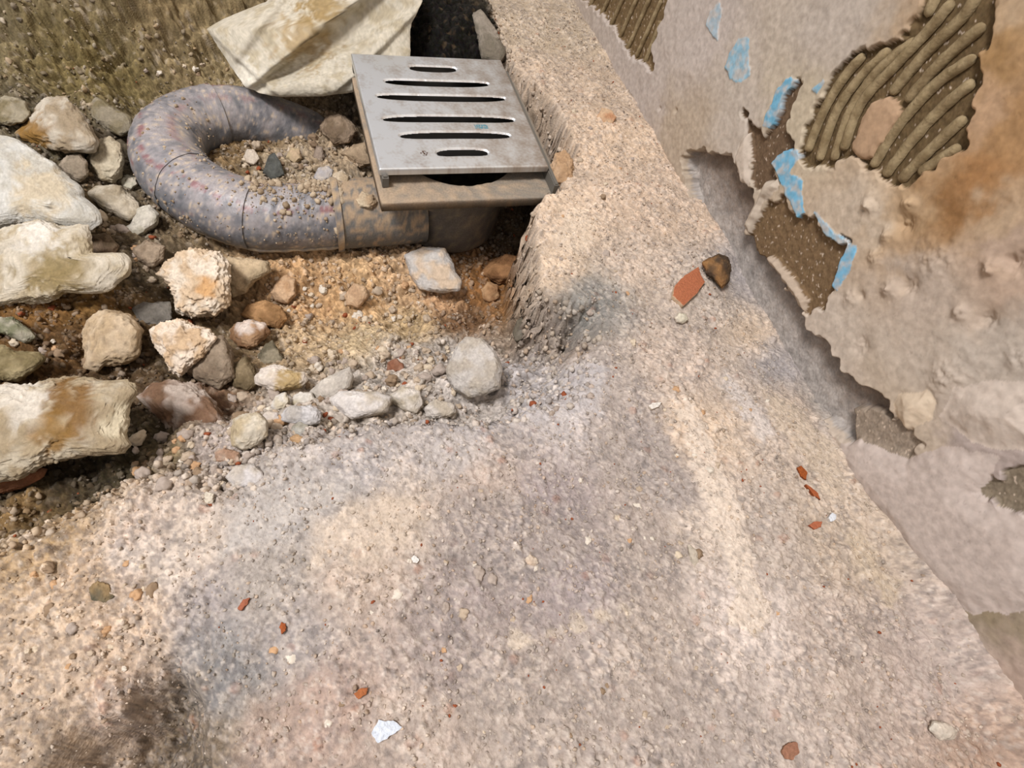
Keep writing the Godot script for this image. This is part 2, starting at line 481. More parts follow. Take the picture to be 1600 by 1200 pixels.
			var vig := clampf(0.55 + 1.5 * big.get_noise_2d(xm * 0.8 + 400.0, zm * 0.8), 0.12, 1.0) * (1.0 - 0.7 * bared[k])
			vig = maxf(vig, coarse * 1.25)
			cslab = cslab * (1.0 + coarse * 0.22 * lv * lm)
			cslab = (cslab * (1.0 + 0.26 * two * vig)).lerp(Color(0.56, 0.48, 0.405) if two > 0.0 else Color(0.27, 0.25, 0.25), absf(two) * 0.42 * vig)
			ctr = ctr * (1.0 + 0.4 * two * (1.0 - 0.6 * smoothstep(0.02, 0.3, rise)))
			var cw := smoothstep(0.15, 0.7, w + m1 * 0.25)
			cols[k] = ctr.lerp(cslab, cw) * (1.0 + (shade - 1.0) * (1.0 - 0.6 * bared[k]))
			g_w[k] = w
			slabness[k] = 1 if w + m1 * 0.12 > 0.45 else 0
	g_c = cols
	split_grid(verts, cols, slabness, GW, GH, [["floor", "structure", "broken concrete floor slab with pale dusty mortar and gritty aggregate"], ["trench_soil", "stuff", "brown crumbly soil and grey mortar dust lining the dug trench"]])

func split_grid(verts: PackedVector3Array, cols: PackedColorArray, ids: PackedByteArray, w: int, h: int, names: Array, parent: Node = self, mat: Material = null, flip := false) -> Array:
	var nrm := PackedVector3Array()
	nrm.resize(w * h)
	for j in h:
		var ju := maxi(j - 1, 0) * w
		var jd := mini(j + 1, h - 1) * w
		for i in w:
			var dx := verts[j * w + mini(i + 1, w - 1)] - verts[j * w + maxi(i - 1, 0)]
			var dz := verts[jd + i] - verts[ju + i]
			var n := dz.cross(dx).normalized()
			nrm[j * w + i] = -n if flip else n
	var made := []
	for id in names.size():
		var remap := PackedInt32Array()
		remap.resize(w * h)
		remap.fill(-1)
		var v := PackedVector3Array()
		var n := PackedVector3Array()
		var c := PackedColorArray()
		var idx := PackedInt32Array()
		for j in h - 1:
			for i in w - 1:
				var a := j * w + i
				if ids[a] != id: continue
				var q := [a, a + 1, a + w + 1, a + w]
				for t in 4:
					var s: int = q[t]
					if remap[s] < 0:
						remap[s] = v.size()
						v.append(verts[s])
						n.append(nrm[s])
						c.append(cols[s])
				var q0 := remap[a]
				var q1 := remap[a + 1]
				var q2 := remap[a + w + 1]
				var q3 := remap[a + w]
				if flip: idx.append_array([q0, q2, q1, q0, q3, q2])
				else: idx.append_array([q0, q1, q2, q0, q2, q3])
		if idx.is_empty(): continue
		var o := put(names[id][0], arrays_mesh(v, n, c, idx), mat if mat else mat_ground, parent)
		tag(o, names[id][2] if names[id].size() > 2 else "", "", "", names[id][1])
		made.append(o)
	return made

# ---------------------------------------------------------------- the stripped wall
const WZ0 := -0.72
const WZ1 := 0.14
const WY0 := -0.025
const WY1 := 0.25
const WW := 1150
const WH := 370

func wall_poly(a: Array) -> PackedVector2Array:
	var p := PackedVector2Array()
	for k in range(0, a.size(), 2):
		var q := on_wall(a[k], a[k + 1], 0.003)
		p.append(Vector2(q.z, q.y))
	return p

func build_wall() -> void:
	var wall := Node3D.new()
	wall.name = "wall_right"
	wall.set_meta("kind", "structure")
	add_child(wall)
	# [part number, thickness mm, edge width mm, r, g, b, outline]
	var layers := [
		[1, 0.0, 2.4, 118, 98, 70, wall_poly([890, -30, 915, 0, 948, 25, 960, 40, 985, 85, 1003, 93, 1018, 112, 1024, 100, 1018, 75, 1043, 0, 1050, -30])],
		[1, 0.0, 2.4, 108, 90, 64, wall_poly([1250, 232, 1262, 205, 1290, 140, 1335, 85, 1385, 72, 1420, 55, 1440, 25, 1455, -30, 1560, -30, 1548, 40, 1530, 92, 1525, 132, 1510, 190, 1505, 230, 1440, 272, 1405, 288, 1375, 275, 1340, 246, 1310, 250, 1295, 265, 1262, 258])],  # bed darkened to imitate the shadows between the ridges
		[2, 5.5, 1.5, 184, 154, 124, wall_poly([1332, 235, 1345, 190, 1362, 160, 1385, 152, 1402, 160, 1405, 180, 1385, 215, 1366, 245, 1345, 248])],
		[1, 0.5, 2.4, 112, 92, 72, wall_poly([1165, 172, 1178, 195, 1195, 215, 1220, 165, 1238, 125, 1254, 132, 1228, 205, 1237, 222, 1246, 235, 1212, 258, 1220, 285, 1195, 296, 1180, 290, 1172, 240])],
		[1, 0.5, 2.4, 122, 100, 74, wall_poly([1165, 380, 1182, 348, 1198, 318, 1228, 310, 1232, 335, 1275, 340, 1288, 358, 1310, 372, 1328, 378, 1320, 410, 1306, 430, 1300, 458, 1290, 480, 1258, 488, 1236, 455, 1200, 420, 1178, 400])],
		[3, -7.0, 3.0, 132, 118, 106, wall_poly([1070, 245, 1095, 236, 1120, 245, 1145, 246, 1165, 285, 1180, 312, 1166, 340, 1164, 368, 1190, 408, 1225, 450, 1252, 488, 1258, 520, 1296, 545, 1312, 578, 1342, 602, 1378, 626, 1400, 655, 1330, 690, 1240, 620, 1140, 470, 1085, 330])],
		[1, 1.0, 1.2, 134, 122, 104, wall_poly([1526, 768, 1568, 742, 1620, 722, 1620, 812, 1562, 792])],
		[1, 1.0, 2.5, 152, 138, 122, wall_poly([1330, 640, 1380, 645, 1420, 665, 1440, 690, 1420, 720, 1370, 715, 1335, 690])],
		[4, 8.5, 6.0, 198, 184, 174, wall_poly([1312, 702, 1345, 692, 1420, 722, 1485, 702, 1560, 716, 1520, 770, 1562, 798, 1640, 820, 1640, 950, 1520, 952, 1470, 922, 1430, 880, 1390, 820, 1350, 775, 1322, 745])],
		[2, 10.5, 7.0, 208, 194, 180, wall_poly([1480, 650, 1500, 612, 1540, 602, 1640, 600, 1640, 702, 1560, 692, 1515, 678])],
		[2, 10.0, 4.0, 212, 194, 170, wall_poly([1402, 640, 1412, 616, 1450, 612, 1462, 628, 1455, 650, 1420, 668])],
		[2, 8.0, 2.0, 198, 184, 166, wall_poly([1166, 352, 1182, 318, 1200, 285, 1218, 278, 1220, 295, 1198, 312, 1188, 335, 1172, 362])],
		[2, 7.0, 1.5, 200, 186, 170, wall_poly([1150, 252, 1160, 222, 1172, 208, 1174, 250, 1172, 292, 1160, 282])],
		[2, 8.0, 2.0, 186, 168, 148, wall_poly([1200, 402, 1215, 405, 1250, 450, 1262, 470, 1258, 486, 1235, 450])],
		[5, 5.4, 0.7, 150, 188, 206, wall_poly([1136, 105, 1146, 80, 1158, 58, 1172, 62, 1172, 95, 1175, 118, 1152, 132, 1143, 120])],
		[5, 5.4, 0.7, 172, 190, 200, wall_poly([1105, 40, 1114, 18, 1128, 5, 1132, 20, 1126, 40, 1124, 62, 1112, 50])],
		[5, 5.6, 0.7, 122, 180, 208, wall_poly([1196, 196, 1206, 168, 1220, 138, 1240, 118, 1246, 126, 1230, 150, 1216, 185, 1206, 205])],
		[5, 5.6, 0.7, 124, 184, 214, wall_poly([1208, 256, 1228, 236, 1250, 232, 1252, 245, 1240, 270, 1256, 282, 1262, 332, 1250, 338, 1232, 305, 1222, 280])],
		[5, 5.6, 0.7, 146, 188, 210, wall_poly([1276, 330, 1292, 345, 1310, 366, 1328, 378, 1314, 382, 1290, 364])],
		[5, 5.6, 0.7, 128, 184, 214, wall_poly([1330, 382, 1342, 384, 1336, 412, 1326, 436, 1312, 454, 1305, 446, 1314, 422, 1318, 402])],
		[5, 5.4, 0.6, 140, 186, 208, wall_poly([1274, 140, 1290, 124, 1294, 128, 1280, 150])]]
	# dents and blobs: px, py, radius px, mm
	var bumps := [[1388, 365, 16, 4.0], [1412, 352, 20, -4.0], [1368, 400, 14, 3.0], [1390, 452, 14, 3.5], [1418, 446, 18, -3.0], [1500, 488, 14, 3.0], [1540, 500, 22, -3.0], [1550, 418, 16, 4.0], [1585, 412, 22, -3.5], [1360, 320, 18, 3.0], [1420, 318, 14, 3.0], [1330, 465, 14, 2.0], [1344, 462, 9, -2.5],
		[1465, 756, 12, -2.5], [1468, 760, 5, 3.0], [1510, 860, 12, -2.0], [1345, 860, 40, -2.0], [1590, 560, 20, 2.0], [1480, 590, 30, 2.0], [1345, 540, 22, -2.0], [1130, 110, 30, -0.5], [1440, 640, 8, -2.0], [1030, 170, 4, -2.0], [1056, 173, 4, -3.0], [1462, 400, 40, 1.5], [1290, 430, 30, 0.5], [1210, 380, 8, 2.0], [1228, 392, 7, 2.0], [1242, 422, 8, 3.0], [1262, 362, 8, 2.5], [1195, 352, 7, 2.0]]
	# plaster colours
	var pc := [[1100, 60, 194, 182, 172], [1000, 150, 190, 178, 168], [1150, 180, 194, 182, 168], [1300, 40, 190, 178, 165], [1080, 205, 184, 168, 148], [1350, 330, 200, 184, 164], [1300, 520, 200, 186, 170], [1450, 560, 194, 180, 164], [1560, 560, 190, 178, 164], [1450, 450, 192, 176, 160], [1560, 330, 190, 166, 138], [1570, 90, 164, 130, 88], [1590, 30, 190, 165, 135], [1585, 200, 174, 138, 98], [1540, 160, 192, 160, 128],
		[1535, 280, 166, 124, 82], [1470, 320, 142, 104, 66], [1440, 330, 182, 154, 120], [1420, 310, 192, 165, 132], [1590, 420, 188, 165, 145], [1250, 170, 198, 184, 160], [1470, 800, 194, 180, 174], [1360, 780, 206, 192, 176], [1560, 880, 186, 172, 166], [1560, 720, 178, 164, 156], [1400, 640, 192, 176, 156], [1500, 1000, 190, 174, 160], [1580, 1080, 186, 165, 150], [1540, 940, 150, 136, 112]]
	var pp := PackedVector2Array()
	for a in pc:
		var q := on_wall(a[0], a[1], 0.004)
		pp.append(Vector2(q.z, q.y))
	var bp := PackedVector2Array()
	var br := PackedFloat32Array()
	for a in bumps:
		var q := on_wall(a[0], a[1], 0.005)
		bp.append(Vector2(q.z, q.y))
		br.append(a[2] * (q - EYE).dot(-BACK) / FOCAL)
	var ws := PackedFloat32Array()
	ws.resize(60)
	var cw := 192
	var ch := 66
	var ia := Image.create_empty(cw, ch, false, Image.FORMAT_RGBF)
	for j in ch:
		for i in cw:
			var z := WZ0 + (i + 0.5) / cw * (WZ1 - WZ0)
			var y := WY1 - (j + 0.5) / ch * (WY1 - WY0)
			inverse_far(pp, z, y, 0.00006, ws)
			var s := Vector3.ZERO
			for k in pc.size(): s += ws[k] * Vector3(pc[k][2], pc[k][3], pc[k][4])
			ia.set_pixel(i, j, rgb(s.x, s.y, s.z))
	ia.resize(WW, WH, Image.INTERPOLATE_BILINEAR)
	var fa := ia.get_data().to_float32_array()
	# height, colour and part number start as plaster; each layer is laid over its own bounding box
	var n := WW * WH
	var hgt := PackedFloat32Array()
	var ids := PackedByteArray()
	var cols := PackedColorArray()
	hgt.resize(n)
	ids.resize(n)
	cols.resize(n)
	var edge_n := nz(31, 0.075, 2)
	var big := nz(32, 0.025, 4)
	var mid := nz(33, 0.14, 3)
	var fine := nz(34, 0.5, 2)
	var dz := (WZ1 - WZ0) / (WW - 1)
	var dy := (WY1 - WY0) / (WH - 1)
	for j in WH:
		var ym := (WY1 - dy * j) * 1000.0
		for i in WW:
			var zm := (WZ0 + dz * i) * 1000.0
			var k := j * WW + i
			var b1 := big.get_noise_2d(zm, ym)
			hgt[k] = 0.005 + 0.0012 * b1
			var wi := clampi(i + int(b1 * 26.0 + edge_n.get_noise_2d(zm, ym) * 8.0), 0, WW - 1)
			var kk := (j * WW + wi) * 3
			cols[k] = Color(fa[kk], fa[kk + 1], fa[kk + 2])
	for k in bp.size():
		var r := br[k]
		for j in range(maxi(0, int((WY1 - bp[k].y - 2.2 * r) / dy)), mini(WH, int((WY1 - bp[k].y + 2.2 * r) / dy))):
			for i in range(maxi(0, int((bp[k].x - WZ0 - 2.2 * r) / dz)), mini(WW, int((bp[k].x - WZ0 + 2.2 * r) / dz))):
				var z := WZ0 + dz * i
				var y := WY1 - dy * j
				var q := (Vector2(z, y) - bp[k]).length_squared() / (r * r)
				hgt[j * WW + i] += bumps[k][3] * 0.001 * exp(-q * 1.6) * (1.0 + 0.7 * mid.get_noise_2d(z * 1000.0, y * 1000.0))
	for l in layers:
		var poly: PackedVector2Array = l[6]
		var lo := poly[0]
		var hi := poly[0]
		for p in poly:
			lo = lo.min(p)
			hi = hi.max(p)
		var soft: float = l[2] * 0.001
		var pad := soft + 0.003
		var tint := rgb(l[3], l[4], l[5])
		for j in range(maxi(0, int((WY1 - hi.y - pad) / dy)), mini(WH, int((WY1 - lo.y + pad) / dy) + 1)):
			for i in range(maxi(0, int((lo.x - pad - WZ0) / dz)), mini(WW, int((hi.x + pad - WZ0) / dz) + 1)):
				var q := Vector2(WZ0 + dz * i, WY1 - dy * j)
				var best := 9.0
				for k in poly.size():
					best = minf(best, q.distance_squared_to(Geometry2D.get_closest_point_to_segment(q, poly[k], poly[(k + 1) % poly.size()])))
				var sd := sqrt(best) * (1.0 if Geometry2D.is_point_in_polygon(q, poly) else -1.0)
				var e := edge_n.get_noise_2d(q.x * 1000.0, q.y * 1000.0)
				sd += e * (0.0042 if l[1] < 5.2 else 0.0018)
				if sd < -soft: continue
				var k := j * WW + i
				var w := smoothstep(-soft, soft * 0.3, sd)
				var target: float = l[1] * 0.001
				if l[0] == 2 or l[0] == 4: target = target * smoothstep(-soft, soft * 2.5, sd) + 0.004 * (1.0 - smoothstep(-soft, soft * 2.5, sd))
				hgt[k] = lerpf(hgt[k], target, w)
				if sd > -soft * 0.35:
					cols[k] = tint
					ids[k] = l[0]
	var verts := PackedVector3Array()
	verts.resize(n)
	for j in WH:
		var y := WY1 - dy * j
		for i in WW:
			var z := WZ0 + dz * i
			var k := j * WW + i
			var zm := z * 1000.0
			var ym := y * 1000.0
			var m1 := mid.get_noise_2d(zm, ym)
			var f1 := fine.get_noise_2d(zm, ym)
			var rough := 1.0
			var shade := 1.0 + 0.03 * m1 + 0.02 * f1 + 0.05 * big.get_noise_2d(zm + 500.0, ym)
			if ids[k] == 1 or ids[k] == 3:
				rough = 3.0
				shade = 1.0 + 0.2 * m1 + 0.25 * f1
				if ids[k] == 3:
					shade *= 1.0 + 0.3 * big.get_noise_2d(zm * 2.0, ym * 2.0)
					# lilac dust lies on the lower part of the bare masonry
					cols[k] = cols[k].lerp(rgb(174, 167, 160), smoothstep(0.045, 0.0, y + 0.012 * m1))
				elif mid.get_noise_2d(zm * 1.6, ym * 1.6) > 0.5: cols[k] = cols[k].lerp(rgb(210, 192, 172), 0.8)
			elif m1 < -0.52 and f1 < 0.0 and ids[k] != 5: shade *= 0.88
			if ids[k] == 5: cols[k] = cols[k].lerp(rgb(196, 190, 182), clampf(0.28 + 1.3 * mid.get_noise_2d(zm * 0.7 + 200.0, ym * 0.7), 0.0, 0.85))
			hgt[k] += rough * (0.00016 * m1 + 0.00008 * f1)
			verts[k] = Vector3(WALL_X - hgt[k], y, z)
			cols[k] = cols[k] * shade
	split_grid(verts, cols, ids, WW, WH, [["plaster_coat", ""], ["adhesive_bed", "", "brown bed of old tile adhesive"], ["plaster_lump", ""], ["bare_masonry", "", "dark bare masonry along the foot of the wall"], ["plaster_skirting_lobe", ""], ["blue_paint", "", "flaking light blue paint"]], wall, mat_wall)
	# notched-trowel ridges of the adhesive, each its own piece
	var ridges := [
		[[1262, 238], [1286, 178], [1316, 126], [1352, 84]], [[1280, 252], [1306, 178], [1344, 122], [1392, 76]], [[1303, 252], [1328, 176], [1372, 112], [1432, 62]], [[1318, 236], [1346, 162], [1400, 102], [1458, 40], [1490, 0]],
		[[1392, 148], [1446, 84], [1502, 30], [1530, -10]], [[1416, 160], [1476, 92], [1540, 38]], [[1364, 262], [1402, 200], [1462, 132], [1526, 88]], [[1382, 276], [1430, 214], [1482, 160], [1524, 126]], [[1406, 284], [1452, 236], [1510, 182]], [[1436, 272], [1502, 228]], [[1448, 28], [1466, -10]],
		[[922, 12], [932, -12]], [[938, 28], [956, -12]], [[954, 42], [978, -12]], [[968, 60], [1000, -12]], [[980, 78], [1020, -12]], [[994, 90], [1034, 0]], [[1008, 98], [1034, 32]]]
	var rm := mineral("ridged adhesive", 0.92, 0.03)
	for r in ridges:
		var far: bool = r[0][0] < 1100
		var c := Curve3D.new()
		var pts := []
		for p in r: pts.append(on_wall(p[0], p[1], 0.0012))
		for k in pts.size():
			var t: Vector3 = (pts[mini(k + 1, pts.size() - 1)] - pts[maxi(k - 1, 0)]) * 0.18
			c.add_point(pts[k], -t, t)
		put("adhesive_ridge", tube(c, 0.0023 if far else 0.0031, 10, 0.0016, rgb(168, 150, 116), rgb(132, 114, 84), 0.0007, true), rm, wall)
	# plain plaster above and beyond the stripped part
	put("plaster_face", box_mesh(Vector3(0.1, 2.2, 2.6)), plain("wall paint", rgb(205, 195, 182), 0.9), wall, Vector3(WALL_X + 0.05, WY1 + 1.1, -0.1))
	put("wall_core", box_mesh(Vector3(0.1, 0.7, 2.6)), plain("masonry", rgb(140, 128, 112), 0.95), wall, Vector3(WALL_X + 0.07, -0.08, -0.1))

# a tube with an uneven skin along a curve; cap closes its ends with round noses
func tube(c: Curve3D, radius: float, sides: int, step: float, c1: Color, c2: Color, rough := 0.0, cap := false, paint = null) -> ArrayMesh:
	var length := c.get_baked_length()
	var rows := maxi(3, int(length / step) + 1)
	var v := PackedVector3Array()
	var col := PackedColorArray()
	var idx := PackedInt32Array()
	var n1 := nz(71, 0.12, 3)
	var base := c.sample_baked(0.0)
	var prev := Vector3.UP
	for k in rows:
		var s := length * k / (rows - 1)
		var p := c.sample_baked(s, true)
		var d := (c.sample_baked(minf(s + 0.002, length), true) - c.sample_baked(maxf(s - 0.002, 0), true)).normalized()
		var u := (prev - d * prev.dot(d)).normalized()
		prev = u
		var w := d.cross(u)
		var f := 1.0
		if cap:
			var q := minf(s, length - s) / (radius * 1.6)
			f = sqrt(clampf(1.0 - (1.0 - minf(q, 1.0)) ** 2, 0.0004, 1.0))
		for i in sides + 1:
			var a := TAU * i / sides
			var dir := u * cos(a) + w * sin(a)
			var at := p + dir * radius * f
			var e := n1.get_noise_3d(at.x * 1000, at.y * 1000, at.z * 1000)
			v.append(at + dir * e * rough)
			var cc := c1.lerp(c2, clampf(0.5 + e * 1.3, 0, 1))
			if paint != null: cc = paint.call(s / length, a, at, cc)
			col.append(cc)
	for k in rows - 1:
		for i in sides:
			var a := k * (sides + 1) + i
			idx.append_array([a, a + sides + 1, a + 1, a + 1, a + sides + 1, a + sides + 2])
	return arrays_mesh(v, smooth_normals(v, idx), col, idx)

# ---------------------------------------------------------------- the rest of the room, out of the picture
func build_room() -> void:
	var white := plain("room paint", rgb(176, 176, 178), 0.9)
	var earth := plain("dug earth", rgb(112, 98, 74), 0.95)
	var grey := plain("bare screed", rgb(170, 158, 145), 0.95)
	var o := put("ceiling", box_mesh(Vector3(2.4, 0.1, 2.6)), white, self, Vector3(-0.8, 2.45, -0.1))
	o.set_meta("kind", "structure")
	o = put("wall_left", box_mesh(Vector3(0.1, 2.9, 2.6)), white, self, Vector3(-1.85, 0.95, -0.1))
	o.set_meta("kind", "structure")
	o = put("wall_back", box_mesh(Vector3(2.4, 2.9, 0.1)), white, self, Vector3(-0.8, 0.95, -1.25))
	o.set_meta("kind", "structure")
	o = put("wall_front", box_mesh(Vector3(2.4, 2.9, 0.1)), white, self, Vector3(-0.8, 0.95, 1.15))
	o.set_meta("kind", "structure")
	# plain screed round the detailed part
	for b in [[Vector3(1.5, 0.3, 2.4), Vector3(-1.055, -0.2, -0.05)], [Vector3(0.75, 0.3, 0.96), Vector3(0.03, -0.16, 0.62)], [Vector3(0.75, 0.3, 0.5), Vector3(0.03, -0.2, -0.98)]]:
		o = put("floor_screed", box_mesh(b[0]), earth if b[1].x < -0.5 or b[1].z < -0.5 else grey, self, b[1])
		o.set_meta("kind", "structure")

# ---------------------------------------------------------------- the floor drain
func build_drain() -> void:
	var d := thing("floor_drain", "grey plastic floor drain with square stainless slotted grate set in the trench", "drain", Vector3(0.128, -0.085, -0.42))
	var o := d.position
	var pvc := mineral("dirty grey plastic", 0.6, 0.02)
	# grate: pressed steel sheet, slots with rounded lips
	var gx := 0.1388
	var gz := 0.1514
	var c0 := Vector3(0.1265, 0.010, -0.4325)
	var nx := 232
	var nzc := 252
	var slots := [[-0.0577, 0.0224], [-0.0363, 0.0476], [-0.0152, 0.0575], [0.0152, 0.0575], [0.0363, 0.0476], [0.0577, 0.0224]]
	var v := PackedVector3Array()
	var col := PackedColorArray()
	var hole := PackedByteArray()
	var dirt := nz(41, 0.05, 4)
	var dirt2 := nz(42, 0.3, 3)
	for j in nzc + 1:
		for i in nx + 1:
			var x := (float(i) / nx - 0.5) * gx
			var z := (float(j) / nzc - 0.5) * gz
			var y := 0.0
			var cut := 9.0
			for s in slots:
				if absf(z - s[0]) > 0.008 or absf(x) > s[1] + 0.006: continue
				var hl: float = s[1]
				var t := clampf(x / hl, -1, 1)
				var mid: float = s[0] - signf(s[0]) * 0.0012 * (1.0 - t * t)
				var half := 0.0040 * sqrt(maxf(0.0, 1.0 - t * t * t * t)) + 0.0005
				var q := absf(z - mid) - half
				if absf(x) > hl - 0.001: q = Vector2(maxf(0.0, absf(x) - hl + 0.002), z - mid).length() - 0.0016
				cut = minf(cut, q)
			if cut < 0.0010: y -= 0.0007 * (1.0 - maxf(cut, 0.0) / 0.0010) ** 2
			if cut < 0.0: y = -0.0011
			var ex := minf(gx * 0.5 - absf(x), gz * 0.5 - absf(z))
			if ex < 0.0012: y -= 0.0012 * (1.0 - ex / 0.0012) ** 2
			v.append(Vector3(x, y, z))
			hole.append(1 if cut < -0.0003 else 0)
			var xm := (c0.x + x) * 1000
			var zm := (c0.z + z) * 1000
			var dn := dirt.get_noise_2d(xm, zm) + 0.5 * dirt2.get_noise_2d(xm, zm)
			var cc := rgb(232, 236, 238).lerp(rgb(188, 178, 168), clampf(0.25 + dn * 0.7 + x * 5.0, 0, 1))  # dirt mottle plus a painted reflection, bluish left to brown right
			if absf(z - 0.0245) < 0.0026 and absf(x - 0.024) < 0.0055 and dirt2.get_noise_2d(xm * 2, zm * 2) > -0.15: cc = rgb(110, 180, 205)
			if Vector2(x + 0.0315, z - 0.058).length() < 0.003 and dirt2.get_noise_2d(xm * 2, zm) > 0.0: cc = rgb(100, 70, 45)
			col.append(cc)
	var idx := PackedInt32Array()
	for j in nzc:
		for i in nx:
			var a := j * (nx + 1) + i
			if hole[a] + hole[a + 1] + hole[a + nx + 1] + hole[a + nx + 2] > 3: continue
			idx.append_array([a, a + 1, a + nx + 2, a, a + nx + 2, a + nx + 1])
	# folded rim round the sheet
	var rim := PackedInt32Array()
	for i in nx: rim.append(i)
	for j in nzc: rim.append(j * (nx + 1) + nx)
	for i in nx: rim.append(nzc * (nx + 1) + nx - i)
	for j in nzc: rim.append((nzc - j) * (nx + 1))
	var first := v.size()
	for r in rim:
		v.append(v[r] + Vector3(0, -0.0042, 0))
		col.append(col[r] * 0.95)
	for k in rim.size():
		var a := rim[k]
		var b := rim[(k + 1) % rim.size()]
		idx.append_array([a, first + k, b, b, first + k, first + (k + 1) % rim.size()])
	var steel := StandardMaterial3D.new()
	steel.resource_name = "brushed stainless steel"
	steel.vertex_color_use_as_albedo = true
	steel.metallic = 0.85
	steel.roughness = 0.36
	var gm := put("slotted_grate", arrays_mesh(v, smooth_normals(v, idx), col, idx), steel, d, c0 - o)
	tag(gm, "square stainless steel grate with six rounded slots")
	# dark seat below the sheet: three lips; an added dark plate stands for shade
	var ink := plain("grimy plastic", rgb(96, 92, 84), 0.7)
	put("grate_seat", rounded_box(Vector3(0.005, 0.010, 0.150)), pvc_tint(ink, pvc), d, Vector3(0.0615, 0.0005, -0.428) - o)
	put("grate_seat", rounded_box(Vector3(0.004, 0.012, 0.158)), pvc_tint(ink, pvc), d, Vector3(0.1985, 0.0, -0.418) - o)
	put("grate_seat", rounded_box(Vector3(0.138, 0.010, 0.005)), pvc_tint(ink, pvc), d, Vector3(0.1265, 0.0005, -0.503) - o)
	put("added_shade_plate", rounded_box(Vector3(0.136, 0.0022, 0.134)), plain("shade plate plastic", rgb(50, 48, 44), 0.6), d, Vector3(0.1285, -0.0026, -0.4375) - o)
	# flange: square plate with a round opening
	var ox := 0.1325
	var oz := -0.4165
	var half := Vector2(0.0770, 0.0800)
	var hr := 0.0515
	v = PackedVector3Array()
	col = PackedColorArray()
	idx = PackedInt32Array()
	var seg := 144
	var n1 := nz(43, 0.10, 4)
	for ring in 14:
		for k in seg:
			var a := TAU * (k + 0.5) / seg
			var dir := Vector2(cos(a), sin(a))
			var reach := minf(half.x / maxf(absf(dir.x), 1e-5), half.y / maxf(absf(dir.y), 1e-5))
			var p := Vector3.ZERO
			var top := -0.0045
			var hc := Vector3(-0.003, 0, 0.0115)
			if ring == 0: p = Vector3(dir.x * hr, top - 0.012, dir.y * hr) + hc
			elif ring == 1: p = Vector3(dir.x * hr, top - 0.001, dir.y * hr) + hc
			elif ring < 11:
				p = (Vector3(dir.x * (hr + 0.001), top, dir.y * (hr + 0.001)) + hc).lerp(Vector3(dir.x * (reach - 0.0008), top, dir.y * (reach - 0.0008)), (ring - 2) / 8.0)
			elif ring == 11: p = Vector3(dir.x * reach, top - 0.001, dir.y * reach)
			elif ring == 12: p = Vector3(dir.x * reach, top - 0.008, dir.y * reach)
			else: p = Vector3(dir.x * 0.052, top - 0.0085, dir.y * 0.052) + hc
			var wp := Vector3(p.x + ox, p.y, p.z + oz) * 1000.0
			var e := n1.get_noise_3d(wp.x, wp.y, wp.z)
			var cc := rgb(142, 134, 122).lerp(rgb(182, 160, 134), clampf(e * 0.9 + 0.4 - p.x * 5.0, 0, 1))
			if ring == 12 or ring == 13: cc = rgb(112, 108, 102).lerp(rgb(160, 140, 112), clampf(e * 1.4, 0, 1))
			if ring == 0: cc = rgb(60, 60, 58)
			if ring > 1 and ring < 11: p.y += maxf(0.0, e) * 0.0022
			v.append(p)
			col.append(cc)
	for ring in 13:
		for k in seg:
			var a := ring * seg + k
			var b := ring * seg + (k + 1) % seg
			idx.append_array([a, a + seg, b, b, a + seg, b + seg])
	put("square_flange", arrays_mesh(v, smooth_normals(v, idx), col, idx), pvc, d, Vector3(ox, 0, oz) - o)
	# trap body and outlet socket
	var bx := Vector3(0.1295, 0, -0.405)
	put("trap_body", lathe([[0.0, -0.092], [0.036, -0.092], [0.044, -0.090], [0.0475, -0.085], [0.0490, -0.060], [0.0490, -0.040], [0.0515, -0.038], [0.0515, -0.0135], [0.050, -0.013], [0.047, -0.060], [0.044, -0.078], [0.0, -0.080]], 96, rgb(112, 106, 98), rgb(142, 126, 104), 44), pvc, d, bx - o)
	var c := Curve3D.new()
	c.add_point(Vector3(0.100, -0.058, -0.386))
	c.add_point(Vector3(0.0245, -0.060, -0.386))
	put("outlet_socket", tube(c, 0.0292, 48, 0.0015, rgb(126, 126, 126), rgb(172, 156, 132), 0.0004, false, sock_paint), pvc, d, -o)
	c = Curve3D.new()
	c.add_point(Vector3(0.0285, -0.060, -0.386))
	c.add_point(Vector3(0.0230, -0.060, -0.386))
	put("socket_rim", tube(c, 0.0312, 48, 0.0015, rgb(120, 120, 122), rgb(190, 165, 132), 0.0006), pvc, d, -o)

func pvc_tint(ink: StandardMaterial3D, _m: Material) -> StandardMaterial3D:
	return ink

var sock_n := nz(45, 0.13, 4)
func sock_paint(_s: float, _a: float, at: Vector3, cc: Color) -> Color:
	var e := sock_n.get_noise_3d(at.x * 1000, at.y * 1000, at.z * 1000)
	return rgb(118, 116, 112).lerp(rgb(196, 168, 134), 0.7 * smoothstep(0.0, 0.45, e + (at.y + 0.060) * 12.0)) * (0.92 + 0.3 * cc.g)

func rounded_box(size: Vector3) -> ArrayMesh:
	var st := SurfaceTool.new()
	st.begin(Mesh.PRIMITIVE_TRIANGLES)
	var b := minf(size.x, minf(size.y, size.z)) * 0.22
	st.append_from(box_mesh(Vector3(size.x, size.y - 2 * b, size.z)), 0, Transform3D())
	st.append_from(box_mesh(Vector3(size.x - 2 * b, size.y, size.z - 2 * b)), 0, Transform3D())
	return st.commit()

